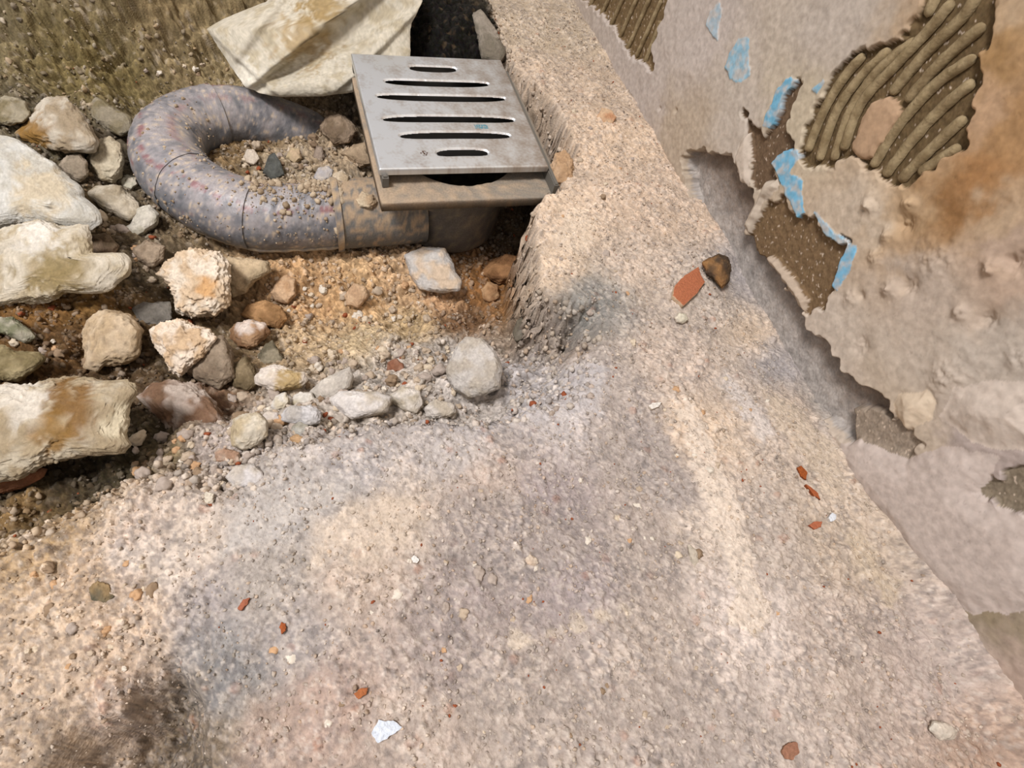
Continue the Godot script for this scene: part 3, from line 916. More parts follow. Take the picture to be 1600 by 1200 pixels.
func lathe(profile: Array, seg: int, c1: Color, c2: Color, s: int) -> ArrayMesh:
	var v := PackedVector3Array()
	var col := PackedColorArray()
	var idx := PackedInt32Array()
	var n1 := nz(s, 0.09, 4)
	# finer rows so that the dirt shows
	var rows := []
	for k in profile.size() - 1:
		for t in 5: rows.append([lerpf(profile[k][0], profile[k + 1][0], t / 5.0), lerpf(profile[k][1], profile[k + 1][1], t / 5.0)])
	rows.append(profile[-1])
	for r in rows:
		for k in seg:
			var a := TAU * k / seg
			var p := Vector3(cos(a) * r[0], r[1], sin(a) * r[0])
			var e := n1.get_noise_3d(p.x * 1000, p.y * 1000, p.z * 1000)
			v.append(p)
			col.append(c1.lerp(c2, 0.6 * smoothstep(-0.1, 0.4, e)) * (1.0 + 0.3 * e))
	for r in rows.size() - 1:
		for k in seg:
			var a := r * seg + k
			var b := r * seg + (k + 1) % seg
			idx.append_array([a, b, a + seg, b, b + seg, a + seg])
	return arrays_mesh(v, smooth_normals(v, idx), col, idx)

# ---------------------------------------------------------------- the bent waste pipe
var pipe_n := nz(51, 0.05, 4)
var pipe_f := nz(52, 0.25, 3)
var pipe_g := nz(53, 0.22, 4)
func pipe_paint(s: float, a: float, at: Vector3, _cc: Color) -> Color:
	var p := at * 1000.0
	var e := pipe_n.get_noise_3d(p.x, p.y, p.z)
	var f := pipe_f.get_noise_3d(p.x, p.y, p.z)
	var g := pipe_g.get_noise_3d(p.x, p.y, p.z)
	var cc := rgb(106, 108, 113).lerp(rgb(128, 129, 133), clampf(0.5 + f * 0.6 + e * 0.8, 0, 1))
	# dust on the upper side, small spots of dried mortar, red primer brushed along the bend
	cc = cc.lerp(rgb(176, 168, 166), clampf(0.14 + 0.46 * cos(a) + e * 0.9 + g * 0.4, 0, 0.75))
	cc = cc.lerp(rgb(192, 174, 150), 0.75 * smoothstep(0.26, 0.44, g + 0.3 * e))
	cc *= 1.0 + 0.25 * g
	var patchy := smoothstep(-0.15, 0.2, e + 0.5 * f)
	var line := absf(a - (TAU - 0.55 + 0.10 * sin(at.z * 90.0) + f * 0.05))
	cc = cc.lerp(rgb(132, 66, 70), 0.75 * patchy * smoothstep(0.15, 0.03, line))
	line = absf(a - (TAU - 1.25 + 0.1 * sin(at.x * 80.0) + f * 0.05))
	if at.z < -0.384: cc = cc.lerp(rgb(126, 58, 60), 0.75 * smoothstep(0.0, 0.25, e) * smoothstep(0.12, 0.02, line))
	line = absf(a - (0.35 + f * 0.1))
	cc = cc.lerp(rgb(140, 92, 92), 0.5 * patchy * smoothstep(0.2, 0.0, line))
	return cc

func build_pipe() -> void:
	var d := thing("waste_pipe", "bent grey plastic waste pipe smeared with red primer and mortar, left of the drain", "pipe", Vector3(-0.05, -0.0885, -0.45))
	var o := d.position
	var pvc := mineral("scuffed grey plastic", 0.42, 0.015)
	pvc.metallic_specular = 0.5
	var pts := [Vector3(0.030, -0.060, -0.386), Vector3(-0.010, -0.0605, -0.386), Vector3(-0.040, -0.061, -0.390), Vector3(-0.073, -0.060, -0.410), Vector3(-0.098, -0.0595, -0.443), Vector3(-0.103, -0.060, -0.482), Vector3(-0.084, -0.063, -0.513), Vector3(-0.050, -0.066, -0.528), Vector3(-0.012, -0.080, -0.533), Vector3(0.035, -0.104, -0.535)]
	var c := Curve3D.new()
	for k in pts.size():
		var t: Vector3 = (pts[mini(k + 1, pts.size() - 1)] - pts[maxi(k - 1, 0)]) * 0.17
		c.add_point(pts[k], -t, t)
	var length := c.get_baked_length()
	var cuts := [[0.0, 0.20, "straight_section", 0.0270], [0.195, 0.37, "elbow_segment", 0.0282], [0.368, 0.56, "elbow_segment", 0.0288], [0.558, 0.70, "elbow_segment", 0.0280], [0.695, 1.0, "straight_section", 0.0262]]
	for q in cuts:
		var part := Curve3D.new()
		for k in 25:
			part.add_point(c.sample_baked(lerpf(q[0], q[1], k / 24.0) * length, true))
		put(q[2], tube(part, q[3], 64, 0.0013, rgb(128, 134, 148), rgb(158, 156, 168), 0.0007, false, pipe_paint), pvc, d, -o)
	# moulding seam along the outer underside
	var seam := Curve3D.new()
	for k in 30:
		var s := lerpf(0.0, 0.5, k / 29.0) * length
		var p := c.sample_baked(s, true)
		var dir := (c.sample_baked(s + 0.003, true) - c.sample_baked(maxf(0.0, s - 0.003), true)).normalized()
		var side := Vector3.UP.cross(dir).normalized()
		seam.add_point(p + side * 0.0225 - Vector3.UP * 0.0155)
	var mm := MultiMesh.new()
	mm.transform_format = MultiMesh.TRANSFORM_3D
	mm.use_colors = true
	var sp := icosphere(1)
	var cv := PackedVector3Array()
	rng.seed = 555
	for q: Vector3 in sp[0]: cv.append(q * (1.0 + rng.randf_range(-0.35, 0.35)))
	mm.mesh = arrays_mesh(cv, smooth_normals(cv, sp[1]), PackedColorArray(), sp[1])
	mm.instance_count = 1100
	for k in 1100:
		var q := rng.randf()
		var s := (0.02 + 0.62 * q) * length if k > 620 else (0.0 + 0.22 * q * q) * length
		var p := c.sample_baked(s, true)
		var dir := (c.sample_baked(s + 0.003, true) - c.sample_baked(maxf(0.0, s - 0.003), true)).normalized()
		var side := Vector3.UP.cross(dir).normalized()
		var turn := rng.randfn(-0.25, 0.45) if k <= 620 else rng.randf_range(-1.5, 1.7)
		var out := Vector3.UP * cos(turn) + side * sin(turn)
		var z := 0.0004 + 0.0016 * pow(rng.randf(), 4.0) * (1.9 if k <= 620 else 0.7)
		mm.set_instance_transform(k, Transform3D(Basis.from_euler(Vector3(rng.randf() * TAU, rng.randf() * TAU, 0)).scaled(Vector3.ONE * z), p + out * (0.0275 if s < 0.2 * length else 0.0285) - o))
		mm.set_instance_color(k, rgb(200, 182, 156).lerp(rgb(150, 130, 106), rng.randf()))
	var cr := MultiMeshInstance3D.new()
	cr.name = "dried_mortar_crumbs"
	cr.multimesh = mm
	cr.material_override = mineral("dried crumbs", 0.95, 0.0)
	cr.set_meta("kind", "stuff")
	d.add_child(cr)
	put("moulding_seam", tube(seam, 0.0016, 8, 0.003, rgb(196, 176, 146), rgb(150, 140, 128), 0.001), pvc, d, -o)

# ---------------------------------------------------------------- rubble
var ico := {}
func icosphere(level: int) -> Array:
	if ico.has(level): return ico[level]
	var t := (1.0 + sqrt(5.0)) / 2.0
	var v := PackedVector3Array()
	for q in [[-1, t, 0], [1, t, 0], [-1, -t, 0], [1, -t, 0], [0, -1, t], [0, 1, t], [0, -1, -t], [0, 1, -t], [t, 0, -1], [t, 0, 1], [-t, 0, -1], [-t, 0, 1]]: v.append(Vector3(q[0], q[1], q[2]).normalized())
	var f := PackedInt32Array([0, 11, 5, 0, 5, 1, 0, 1, 7, 0, 7, 10, 0, 10, 11, 1, 5, 9, 5, 11, 4, 11, 10, 2, 10, 7, 6, 7, 1, 8, 3, 9, 4, 3, 4, 2, 3, 2, 6, 3, 6, 8, 3, 8, 9, 4, 9, 5, 2, 4, 11, 6, 2, 10, 8, 6, 7, 9, 8, 1])
	for l in level:
		var cache := {}
		var nf := PackedInt32Array()
		for k in range(0, f.size(), 3):
			var m := [0, 0, 0]
			for e in 3:
				var a := f[k + e]
				var b := f[k + (e + 1) % 3]
				var key := mini(a, b) * 100000 + maxi(a, b)
				if not cache.has(key):
					cache[key] = v.size()
					v.append((v[a] + v[b]).normalized())
				m[e] = cache[key]
			nf.append_array([f[k], m[0], m[2], f[k + 1], m[1], m[0], f[k + 2], m[2], m[1], m[0], m[1], m[2]])
		f = nf
	# clockwise seen from outside
	for k in range(0, f.size(), 3):
		var s := f[k + 1]
		f[k + 1] = f[k + 2]
		f[k + 2] = s
	ico[level] = [v, f]
	return ico[level]

var st_a := nz(61, 0.09, 4)
var st_b := nz(62, 0.30, 3)
var st_d := nz(65, 0.8, 2)
var st_c := nz(63, 0.045, 3)
var st_p := cells(64, 0.22, FastNoiseLite.RETURN_DISTANCE, 1.0)

# a lump whose outline seen from the front is given; it has its own depth and lies on the ground
func lump(called: String, label: String, category: String, outline: Array, c1: Color, c2: Color, opt := {}) -> MeshInstance3D:
	var level: int = opt.get("level", 4)
	var rough: float = opt.get("rough", 0.05)
	var facets: int = opt.get("facets", 9)
	var depth: float = opt.get("depth", 0.8)
	var lift: float = opt.get("lift", 0.25)
	var pits: float = opt.get("pits", 0.0)
	var mixf: float = opt.get("mix", 0.5)
	var folds = opt.get("folds", null)
	var mid := Vector2.ZERO
	var n := outline.size() / 2
	c1 = c1.lerp(Color.WHITE * c1.get_luminance(), 0.22)
	c2 = c2.lerp(Color.WHITE * c2.get_luminance(), 0.22)
	var pts := PackedVector2Array()
	for k in n: pts.append(Vector2(outline[2 * k], outline[2 * k + 1]))
	var area := 0.0
	for k in n:
		var a := pts[k]
		var b := pts[(k + 1) % n]
		var x := a.cross(b)
		area += x
		mid += (a + b) * x
	mid /= 3.0 * area
	var steps := 90
	var reach := PackedFloat32Array()
	var mean := 0.0
	for s in steps:
		var dir := Vector2.from_angle(TAU * s / steps)
		var far := 1.0
		for k in n:
			var hit = Geometry2D.segment_intersects_segment(mid, mid + dir * 3000.0, pts[k], pts[(k + 1) % n])
			if hit != null: far = maxf(far, mid.distance_to(hit))
		reach.append(far)
		mean += far / steps
	var at: Vector3
	if opt.has("dist"):
		at = EYE + ray(mid.x, mid.y) * (opt["dist"] / FOCAL)
	else:
		var g := ground_hit(mid.x, mid.y)
		var scale := (g - EYE).dot(-BACK) / FOCAL
		at = ground_hit(mid.x, mid.y, lift * mean * scale * 2.0)
	var t := (at - EYE).dot(-BACK) / FOCAL
	var towards := (EYE - at).normalized()
	var sphere := icosphere(level)
	var sv: PackedVector3Array = sphere[0]
	var sf: PackedInt32Array = sphere[1]
	rng.seed = hash(label) + hash(called)
	var planes := []
	for k in facets: planes.append([Vector3(rng.randfn(), rng.randfn(), rng.randfn()).normalized(), rng.randf_range(0.70, 0.93)])
	var v := PackedVector3Array()
	var col := PackedColorArray()
	v.resize(sv.size())
	col.resize(sv.size())
	var size := mean * t
	var blots: Array = opt.get("blots", [])
	for i in sv.size():
		var q := sv[i]
		var f := 1.0
		for pl in planes:
			var dt: float = q.dot(pl[0])
			if dt > 0.05: f = minf(f, pl[1] / dt)
		f = lerpf(1.0, f, 0.85)
		var ang := fposmod(atan2(q.y, q.x), TAU) / TAU * steps
		var ia := int(ang) % steps
		var r := lerpf(reach[ia], reach[(ia + 1) % steps], ang - int(ang))
		var flat := Vector2(q.x, q.y).length()
		var rho := minf(1.0, flat ** 0.62 * (0.45 + 0.55 * f) * 1.03) if flat > 0.0 else 0.0
		var dir := Vector2(q.x, q.y) / maxf(flat, 1e-6)
		var off := dir * r * rho
		var zz := signf(q.z) * absf(q.z) ** 0.85 * depth * size * f
		if folds != null: zz += folds.call(mid + off, absf(q.z)) * 0.001
		var p := RIGHT * off.x * t - UPV * off.y * t + towards * zz
		var w := (at + p) * 1000.0
		var na := st_a.get_noise_3d(w.x, w.y, w.z)
		var nb := st_b.get_noise_3d(w.x, w.y, w.z)
		var nd := st_d.get_noise_3d(w.x, w.y, w.z)
		var bump := (na * 1.7 + nb * 1.0) * rough * size + nd * minf(rough, 0.05) * 0.011
		var cc := c1.lerp(c2, smoothstep(mixf - 0.28, mixf + 0.28, 0.5 + st_c.get_noise_3d(w.x, w.y, w.z) * 0.9 + na * 0.5)) * (1.0 + 0.24 * nb + 0.14 * na + 0.14 * nd)
		if pits > 0.0:
			var pd := smoothstep(-0.55, -0.85, st_p.get_noise_3d(w.x, w.y, w.z))
			bump -= pd * pits * 0.0012
			cc = cc.lerp(cc * 0.62, pd * pits)
		for bl in blots:
			var q2: float = (mid + off).distance_to(Vector2(bl[0], bl[1])) / bl[2] + na * 1.1 + nb * 0.4
			cc = cc.lerp(bl[3] * (1.0 + 0.3 * nb), smoothstep(1.35, 0.55, q2) * 0.9)
		v[i] = p + p.normalized() * bump
		col[i] = cc
	var m := arrays_mesh(v, smooth_normals(v, sf), col, sf)
	var o := put(called, m, opt.get("mat", mat_stone), self, at)
	tag(o, label, category, opt.get("group", ""))
	return o

func crease(p: Vector2, a: Vector2, b: Vector2, w: float) -> float:
	# steep on one side, gentle on the other, as a fold of stiff cloth
	var n := (b - a).orthogonal().normalized()
	var d := (p - a).dot(n)
	return 1.0 / (1.0 + exp(-d / w * 3.0)) * exp(-absf(d) / (w * 5.0))

func bag_folds(p: Vector2, face: float) -> float:
	var f := 16.0 * crease(p, Vector2(405, 128), Vector2(545, 18), 7.0) - 13.0 * crease(p, Vector2(470, 110), Vector2(640, 20), 9.0) + 8.0 * crease(p, Vector2(372, 98), Vector2(455, -10), 10.0)
	f += 7.0 * crease(p, Vector2(350, 70), Vector2(420, 135), 5.0) - 8.0 * crease(p, Vector2(420, 122), Vector2(600, 108), 9.0) + 6.0 * crease(p, Vector2(575, 95), Vector2(650, 20), 6.0)
	return face * f * 1.35

func build_bag() -> void:
	var m := mineral("coated paper", 0.7, 0.004, 6.0)
	lump("crumpled_bag", "crumpled cream coloured bag lying behind the bent pipe and the drain grate", "bag", [325, 46, 350, 30, 420, 2, 470, -60, 640, -70, 660, 0, 640, 40, 640, 100, 620, 128, 560, 142, 500, 149, 440, 150, 410, 146, 385, 135, 370, 115, 352, 86],
		rgb(202, 192, 168), rgb(184, 170, 138), {"level": 6, "rough": 0.004, "facets": 0, "depth": 0.28, "dist": 0.517, "folds": bag_folds, "mat": m, "mix": 0.66, "blots": [[385, 118, 26, rgb(226, 220, 204)], [478, 60, 40, rgb(172, 150, 112)], [505, 15, 26, rgb(160, 136, 92)]]})  # brown blots put the shading of the folds into the colour

func build_stones() -> void:
	var pale := rgb(206, 190, 168)
	var white := rgb(218, 206, 190)
	var grey := rgb(186, 178, 168)
	var tan := rgb(196, 166, 126)
	var brown := rgb(138, 104, 66)
	var olive := rgb(128, 114, 78)
	var ochre := rgb(178, 132, 72)
	var moss := rgb(116, 116, 84)
	# far left, top to bottom
	lump("rubble_stone", "olive stained stone at the upper edge of the rubble below the soil bank", "stone", [-20, 158, 10, 150, 40, 158, 48, 178, 38, 192, 10, 196, -20, 192], olive, rgb(160, 148, 120))
	lump("rubble_stone", "large pale stone with a brown underside just below the olive soil bank", "stone", [70, 152, 105, 152, 125, 172, 140, 195, 155, 222, 150, 237, 110, 242, 70, 232, 20, 212, 42, 190], rgb(196, 184, 162), rgb(160, 140, 108), {"rough": 0.06, "blots": [[45, 215, 34, rgb(140, 104, 48)]]})
	lump("rubble_stone", "dull olive stone half hidden at the outer bend of the pipe", "stone", [132, 164, 150, 150, 172, 165, 205, 182, 210, 206, 190, 216, 160, 198, 140, 182], rgb(150, 138, 112), olive, {"lift": 0.15})
	lump("concrete_slab_piece", "big smooth whitish slab fragment filling the left edge of the rubble", "rubble", [-40, 205, 0, 212, 22, 216, 52, 235, 86, 256, 112, 281, 128, 291, 134, 311, 155, 326, 160, 350, 140, 360, 100, 354, 60, 346, -40, 368], rgb(206, 204, 194), rgb(184, 178, 162), {"level": 5, "rough": 0.018, "facets": 5, "depth": 0.45, "lift": 0.3, "blots": [[60, 300, 40, rgb(196, 182, 156)], [74, 322, 5, rgb(60, 54, 48)]]})
	lump("rubble_stone", "small rounded tan stone between the whitish slab fragment and the pipe", "stone", [90, 258, 105, 243, 125, 239, 138, 252, 137, 276, 124, 285, 104, 276], rgb(186, 166, 140), rgb(150, 134, 110))
	lump("rubble_stone", "rough pale upright stone touching the pipe at its outer bend", "stone", [136, 248, 150, 222, 172, 214, 187, 225, 194, 246, 190, 276, 175, 286, 150, 277, 137, 262], rgb(206, 192, 160), rgb(178, 162, 130), {"rough": 0.07})
	lump("mortar_crumb", "small whitish crumb tucked under the outer bend of the pipe", "rubble", [186, 282, 198, 272, 212, 275, 217, 288, 206, 297, 190, 292], rgb(206, 198, 172), pale, {"level": 3, "rough": 0.07})
	lump("rubble_stone", "long stone with a bright top and dark underside beside the pipe", "stone", [130, 302, 150, 287, 190, 290, 217, 318, 216, 336, 200, 346, 178, 336, 158, 325], rgb(200, 186, 160), rgb(164, 148, 118), {"lift": 0.3})
	lump("rubble_stone", "pale wedge shaped stone right of the whitish slab fragment under the pipe", "stone", [214, 326, 234, 320, 250, 334, 246, 352, 226, 369, 192, 374, 178, 362, 204, 350], rgb(206, 198, 180), rgb(172, 164, 140), {"lift": 0.3})
	lump("rubble_stone", "dark brown stone wedged behind the lumpy pale block", "stone", [143, 367, 166, 364, 186, 384, 181, 402, 156, 404, 143, 390], rgb(150, 124, 96), rgb(120, 100, 74))
	lump("rubble_stone", "brownish stone between the lumpy pale block and the white crumbly lump", "stone", [204, 386, 230, 375, 258, 385, 256, 406, 240, 419, 214, 411], rgb(168, 146, 118), rgb(140, 118, 92))
	lump("mortar_block", "wide lumpy pale block with an olive patch below the whitish slab fragment", "rubble", [-40, 366, 0, 360, 40, 344, 60, 337, 80, 345, 97, 355, 135, 350, 142, 376, 146, 400, 190, 394, 204, 405, 206, 420, 186, 440, 166, 456, 140, 458, 105, 456, 75, 474, 30, 472, -40, 490], rgb(206, 194, 170), rgb(180, 162, 126), {"level": 5, "rough": 0.032, "facets": 6, "depth": 0.5, "lift": 0.25, "blots": [[82, 420, 44, rgb(142, 124, 84)], [60, 368, 30, rgb(226, 220, 208)]]})
	lump("mortar_lump", "white crumbly mortar lump standing just below the bend of the pipe", "rubble", [246, 428, 262, 410, 285, 393, 315, 391, 340, 395, 355, 410, 359, 440, 356, 475, 336, 492, 300, 494, 275, 486, 272, 460, 262, 445, 254, 436], rgb(232, 214, 188), rgb(212, 182, 142), {"level": 5, "rough": 0.085, "facets": 6, "lift": 0.45, "pits": 0.4, "blots": [[320, 448, 16, rgb(206, 162, 112)]]})
	lump("rubble_stone", "angular tan stone leaning on the right of the white crumbly lump", "stone", [348, 402, 385, 402, 420, 409, 424, 425, 397, 441, 386, 456, 362, 466, 350, 440], rgb(208, 180, 136), rgb(170, 148, 110), {"lift": 0.35})
	lump("slate_piece", "flat dark grey slate piece beneath the white crumbly lump", "stone", [206, 482, 225, 472, 266, 472, 272, 500, 240, 513, 218, 505], rgb(124, 117, 106), rgb(104, 98, 88), {"depth": 0.4})
	lump("rubble_stone", "rounded beige stone peppered with small dark pits on brown soil", "stone", [127, 520, 135, 500, 155, 487, 180, 482, 206, 489, 217, 500, 229, 512, 224, 530, 219, 556, 196, 569, 162, 572, 154, 582, 130, 576, 132, 548], rgb(206, 180, 142), rgb(186, 158, 116), {"rough": 0.035, "facets": 5, "pits": 1.0, "lift": 0.35})
	lump("rubble_stone", "grey green flat stone at the left edge above the mossy soil", "stone", [-30, 498, 0, 496, 20, 496, 50, 514, 59, 528, 40, 537, 8, 522, -30, 520], rgb(176, 168, 144), moss)
	lump("rubble_stone", "olive stone at the left edge resting on the mossy soil", "stone", [-30, 540, 5, 538, 25, 549, 60, 550, 73, 560, 60, 575, 30, 596, -30, 592], rgb(166, 148, 100), rgb(124, 108, 66))
	lump("mortar_lump", "bright cream jagged lump in front of the white crumbly lump", "rubble", [231, 515, 250, 508, 268, 504, 282, 497, 302, 507, 330, 512, 339, 530, 326, 550, 302, 570, 281, 590, 265, 580, 258, 560, 245, 545, 237, 530], rgb(232, 212, 186), rgb(206, 172, 128), {"rough": 0.08, "lift": 0.45, "level": 5})
	lump("rubble_stone", "grey brown stone close against the bright cream jagged lump", "stone", [322, 524, 348, 524, 368, 553, 367, 590, 342, 608, 310, 594, 290, 580, 305, 565], rgb(160, 140, 114), rgb(134, 114, 90), {"lift": 0.3})
	lump("rubble_stone", "orange brown stone on top of the tan soil below the pipe", "stone", [373, 492, 385, 476, 410, 469, 440, 479, 449, 500, 436, 513, 400, 507], rgb(196, 146, 84), rgb(150, 108, 56), {"lift": 0.35})
	lump("rubble_stone", "white capped brown stone just left of the tan soil face", "stone", [359, 514, 370, 503, 390, 499, 415, 505, 423, 520, 406, 536, 387, 548, 370, 539, 359, 526], rgb(150, 108, 66), rgb(176, 136, 92), {"rough": 0.06, "blots": [[385, 506, 17, rgb(226, 212, 200)], [408, 509, 10, rgb(220, 204, 190)]]})
	lump("rubble_stone", "dark grey green stone in the hollow beside the white capped stone", "stone", [403, 556, 415, 536, 426, 532, 434, 545, 446, 564, 430, 574, 405, 574], rgb(110, 100, 76), rgb(150, 138, 110), {"lift": 0.2})
	lump("rubble_stone", "dim olive brown stone in the shade below the white capped stone", "stone", [362, 572, 384, 556, 399, 571, 403, 600, 386, 614, 362, 604], rgb(142, 122, 86), rgb(112, 94, 62), {"lift": 0.25})
	lump("mortar_lump", "pale chunk with a rough white top and a smooth tan side", "rubble", [399, 590, 408, 575, 430, 569, 447, 575, 462, 580, 476, 580, 481, 595, 470, 606, 428, 613, 416, 606, 400, 600], rgb(218, 204, 188), rgb(196, 178, 150), {"rough": 0.07, "lift": 0.35, "blots": [[455, 600, 22, rgb(178, 152, 102)]]})
	lump("rubble_stone", "sloping pale grey rock above the largest white rock of the heap", "stone", [483, 612, 505, 592, 530, 580, 548, 572, 553, 590, 548, 606, 522, 625, 494, 627], rgb(206, 196, 180), rgb(190, 180, 166), {"rough": 0.03})
	lump("rubble_stone", "largest white rock lying across the front of the grey rubble heap", "stone", [508, 622, 530, 611, 560, 611, 590, 612, 612, 620, 606, 645, 572, 651, 550, 656, 530, 646, 514, 636], rgb(220, 212, 204), rgb(192, 178, 156), {"rough": 0.03, "lift": 0.3})
	lump("rubble_stone", "white faceted rock right of the largest white rock", "stone", [606, 616, 630, 604, 656, 611, 661, 630, 650, 646, 630, 641, 614, 631], rgb(216, 206, 192), rgb(186, 172, 146), {"rough": 0.035})
	lump("rubble_stone", "big smooth grey boulder leaning against the cut edge of the slab", "stone", [697, 576, 714, 541, 727, 527, 752, 529, 771, 545, 779, 560, 786, 580, 781, 606, 760, 620, 730, 623, 708, 611, 699, 592], rgb(196, 188, 178), rgb(178, 166, 148), {"level": 5, "rough": 0.022, "facets": 7, "lift": 0.4})
	lump("mortar_lump", "low crumbly white lump at the foot of the big grey boulder", "rubble", [658, 638, 680, 625, 708, 630, 714, 645, 692, 657, 668, 652], rgb(212, 202, 190), rgb(186, 172, 150), {"rough": 0.08})
	lump("brick_chip", "small reddish brown brick chip in the grey rubble under the drain", "brick", [606, 566, 618, 560, 632, 568, 630, 582, 612, 586, 604, 578], rgb(146, 92, 62), rgb(170, 122, 92), {"level": 3})
	lump("mortar_lump", "smooth bluish white mortar clod directly under the drain body", "rubble", [630, 398, 660, 386, 695, 388, 706, 408, 712, 425, 724, 440, 720, 456, 690, 458, 655, 452, 640, 428], rgb(204, 198, 190), rgb(212, 186, 154), {"rough": 0.03, "depth": 0.6, "lift": 0.3})
	lump("rubble_stone", "egg shaped pale stone at the lower left of the grey rubble heap", "stone", [361, 667, 365, 654, 385, 644, 406, 645, 419, 660, 419, 680, 406, 696, 381, 706, 361, 696], rgb(208, 196, 172), rgb(184, 164, 124), {"lift": 0.45, "pits": 0.5, "rough": 0.035})
	lump("rubble_stone", "small pinkish white stone touching the egg shaped pale stone", "stone", [406, 652, 419, 642, 435, 645, 438, 659, 421, 664], rgb(208, 196, 186), pale, {"level": 3})
	lump("rubble_stone", "small white stone behind the egg shaped pale stone", "stone", [423, 636, 430, 618, 447, 612, 452, 626, 444, 640, 432, 643], rgb(220, 214, 204), rgb(204, 190, 160), {"level": 3, "lift": 0.4})
	lump("rubble_stone", "flat pale stone between the tan sided chunk and the largest white rock", "stone", [454, 633, 458, 618, 470, 612, 488, 614, 494, 626, 486, 634, 468, 637], rgb(214, 206, 192), rgb(190, 176, 140), {"level": 3})
	lump("mortar_lump", "bluish white crumbly clod right of the egg shaped pale stone", "rubble", [438, 648, 455, 634, 485, 634, 502, 644, 500, 660, 478, 668, 455, 662, 440, 658], rgb(200, 196, 194), rgb(178, 170, 160), {"rough": 0.09})
	lump("rubble_stone", "grey stone with a dark underside below the bluish white clod", "stone", [456, 666, 468, 658, 482, 664, 482, 678, 466, 684, 456, 676], rgb(180, 176, 164), rgb(150, 142, 120), {"level": 3})
	lump("rubble_stone", "little ochre pebble in front of the bluish white clod", "pebble", [452, 684, 464, 678, 475, 684, 472, 694, 458, 696], ochre, rgb(190, 150, 100), {"level": 3})
	lump("mortar_block", "big block at the left edge, white ends and a brown stained middle", "rubble", [-60, 606, 0, 599, 50, 594, 75, 590, 120, 587, 165, 597, 200, 594, 216, 610, 201, 640, 195, 680, 206, 696, 190, 709, 120, 713, 70, 726, 30, 746, -60, 768], rgb(190, 176, 148), rgb(164, 144, 108), {"level": 5, "rough": 0.04, "facets": 6, "depth": 0.5, "lift": 0.35, "blots": [[105, 635, 42, rgb(122, 88, 44)], [80, 670, 30, rgb(140, 108, 62)], [25, 620, 40, rgb(214, 206, 192)], [185, 660, 26, rgb(212, 200, 172)]]})
	lump("brick_fragment", "reddish brick fragment under the big block at the left edge", "brick", [-50, 738, 0, 736, 40, 736, 76, 728, 66, 748, 30, 764, -50, 786], rgb(150, 92, 52), rgb(120, 76, 44), {"lift": 0.1})
	lump("rubble_stone", "dark gravelly stone in the hollow right of the big stained block", "stone", [218, 622, 236, 600, 280, 590, 310, 600, 340, 625, 356, 660, 346, 690, 300, 692, 270, 686, 244, 654], rgb(130, 96, 68), rgb(186, 168, 152), {"rough": 0.075, "mix": 0.6, "lift": 0.1})
	lump("rubble_stone", "long white stone lying on the edge of the slab below the egg shaped stone", "stone", [350, 746, 369, 728, 395, 724, 414, 737, 413, 756, 390, 762, 364, 762], rgb(206, 200, 196), rgb(186, 174, 158), {"lift": 0.3, "rough": 0.035})
	lump("rubble_stone", "pinkish brown crumb just above the long white stone", "stone", [334, 706, 350, 699, 375, 707, 379, 722, 356, 729, 336, 721], rgb(206, 180, 156), rgb(164, 126, 96), {"rough": 0.07})
	lump("rubble_stone", "tiny white stone under the dark side of the long white stone", "stone", [316, 776, 322, 768, 334, 772, 334, 786, 322, 790], rgb(214, 202, 178), pale, {"level": 3, "lift": 0.4})
	# inside the bend of the pipe
	lump("rubble_stone", "round brown stone left of the grate under the crumpled bag", "stone", [498, 196, 509, 180, 530, 176, 550, 190, 559, 206, 546, 223, 521, 227, 504, 211], rgb(156, 132, 104), rgb(124, 102, 76), {"lift": 0.35})
	lump("rubble_stone", "tan block with a flat face beside the grate edge", "stone", [532, 240, 552, 225, 571, 222, 584, 258, 562, 262], rgb(184, 156, 118), rgb(160, 134, 100), {"lift": 0.2})
	lump("slate_shard", "dark grey pointed shard standing inside the bend of the pipe", "shard", [409, 270, 420, 243, 429, 238, 439, 255, 446, 274, 425, 280], rgb(92, 94, 88), rgb(78, 78, 72), {"depth": 0.35, "lift": 0.35, "rough": 0.02})
	lump("rubble_stone", "white angular crumb beside the dark pointed shard", "stone", [380, 244, 386, 232, 398, 234, 406, 248, 398, 258, 384, 256], rgb(206, 186, 160), pale, {"level": 3})
	lump("rubble_stone", "pale tan crumb inside the pipe bend near the brown stone", "stone", [446, 246, 454, 230, 468, 232, 472, 248, 460, 256], rgb(188, 164, 118), tan, {"level": 3})
	lump("rubble_stone", "grey flat stone in the middle of the pipe bend", "stone", [488, 246, 494, 226, 504, 230, 508, 246, 498, 254], rgb(160, 140, 120), rgb(130, 110, 90), {"level": 3})
	lump("mortar_crumb", "smooth grey crumb sitting on top of the pipe next to the socket", "rubble", [489, 278, 498, 262, 512, 259, 521, 266, 518, 280, 502, 286], rgb(168, 164, 166), rgb(186, 174, 160), {"level": 3, "dist": 0.478})
	lump("mortar_crumb", "jagged cream crumb caked on the pipe end at the socket", "rubble", [514, 290, 520, 272, 534, 266, 546, 276, 547, 296, 530, 308, 518, 302], rgb(204, 184, 152), rgb(180, 156, 120), {"level": 4, "rough": 0.1, "dist": 0.474})
	lump("mortar_crumb", "sandy clod caked on top of the outlet socket", "rubble", [552, 312, 566, 300, 585, 304, 592, 316, 580, 328, 560, 326], rgb(204, 182, 146), rgb(180, 150, 110), {"rough": 0.1, "dist": 0.466})
	# by the drain and the slab edge
	lump("mortar_lump", "crumbly orange clod jammed between the grate corner and the slab", "rubble", [858, 262, 868, 242, 884, 236, 896, 248, 898, 275, 886, 296, 866, 292], rgb(206, 168, 124), rgb(182, 142, 96), {"rough": 0.1, "lift": 0.2})
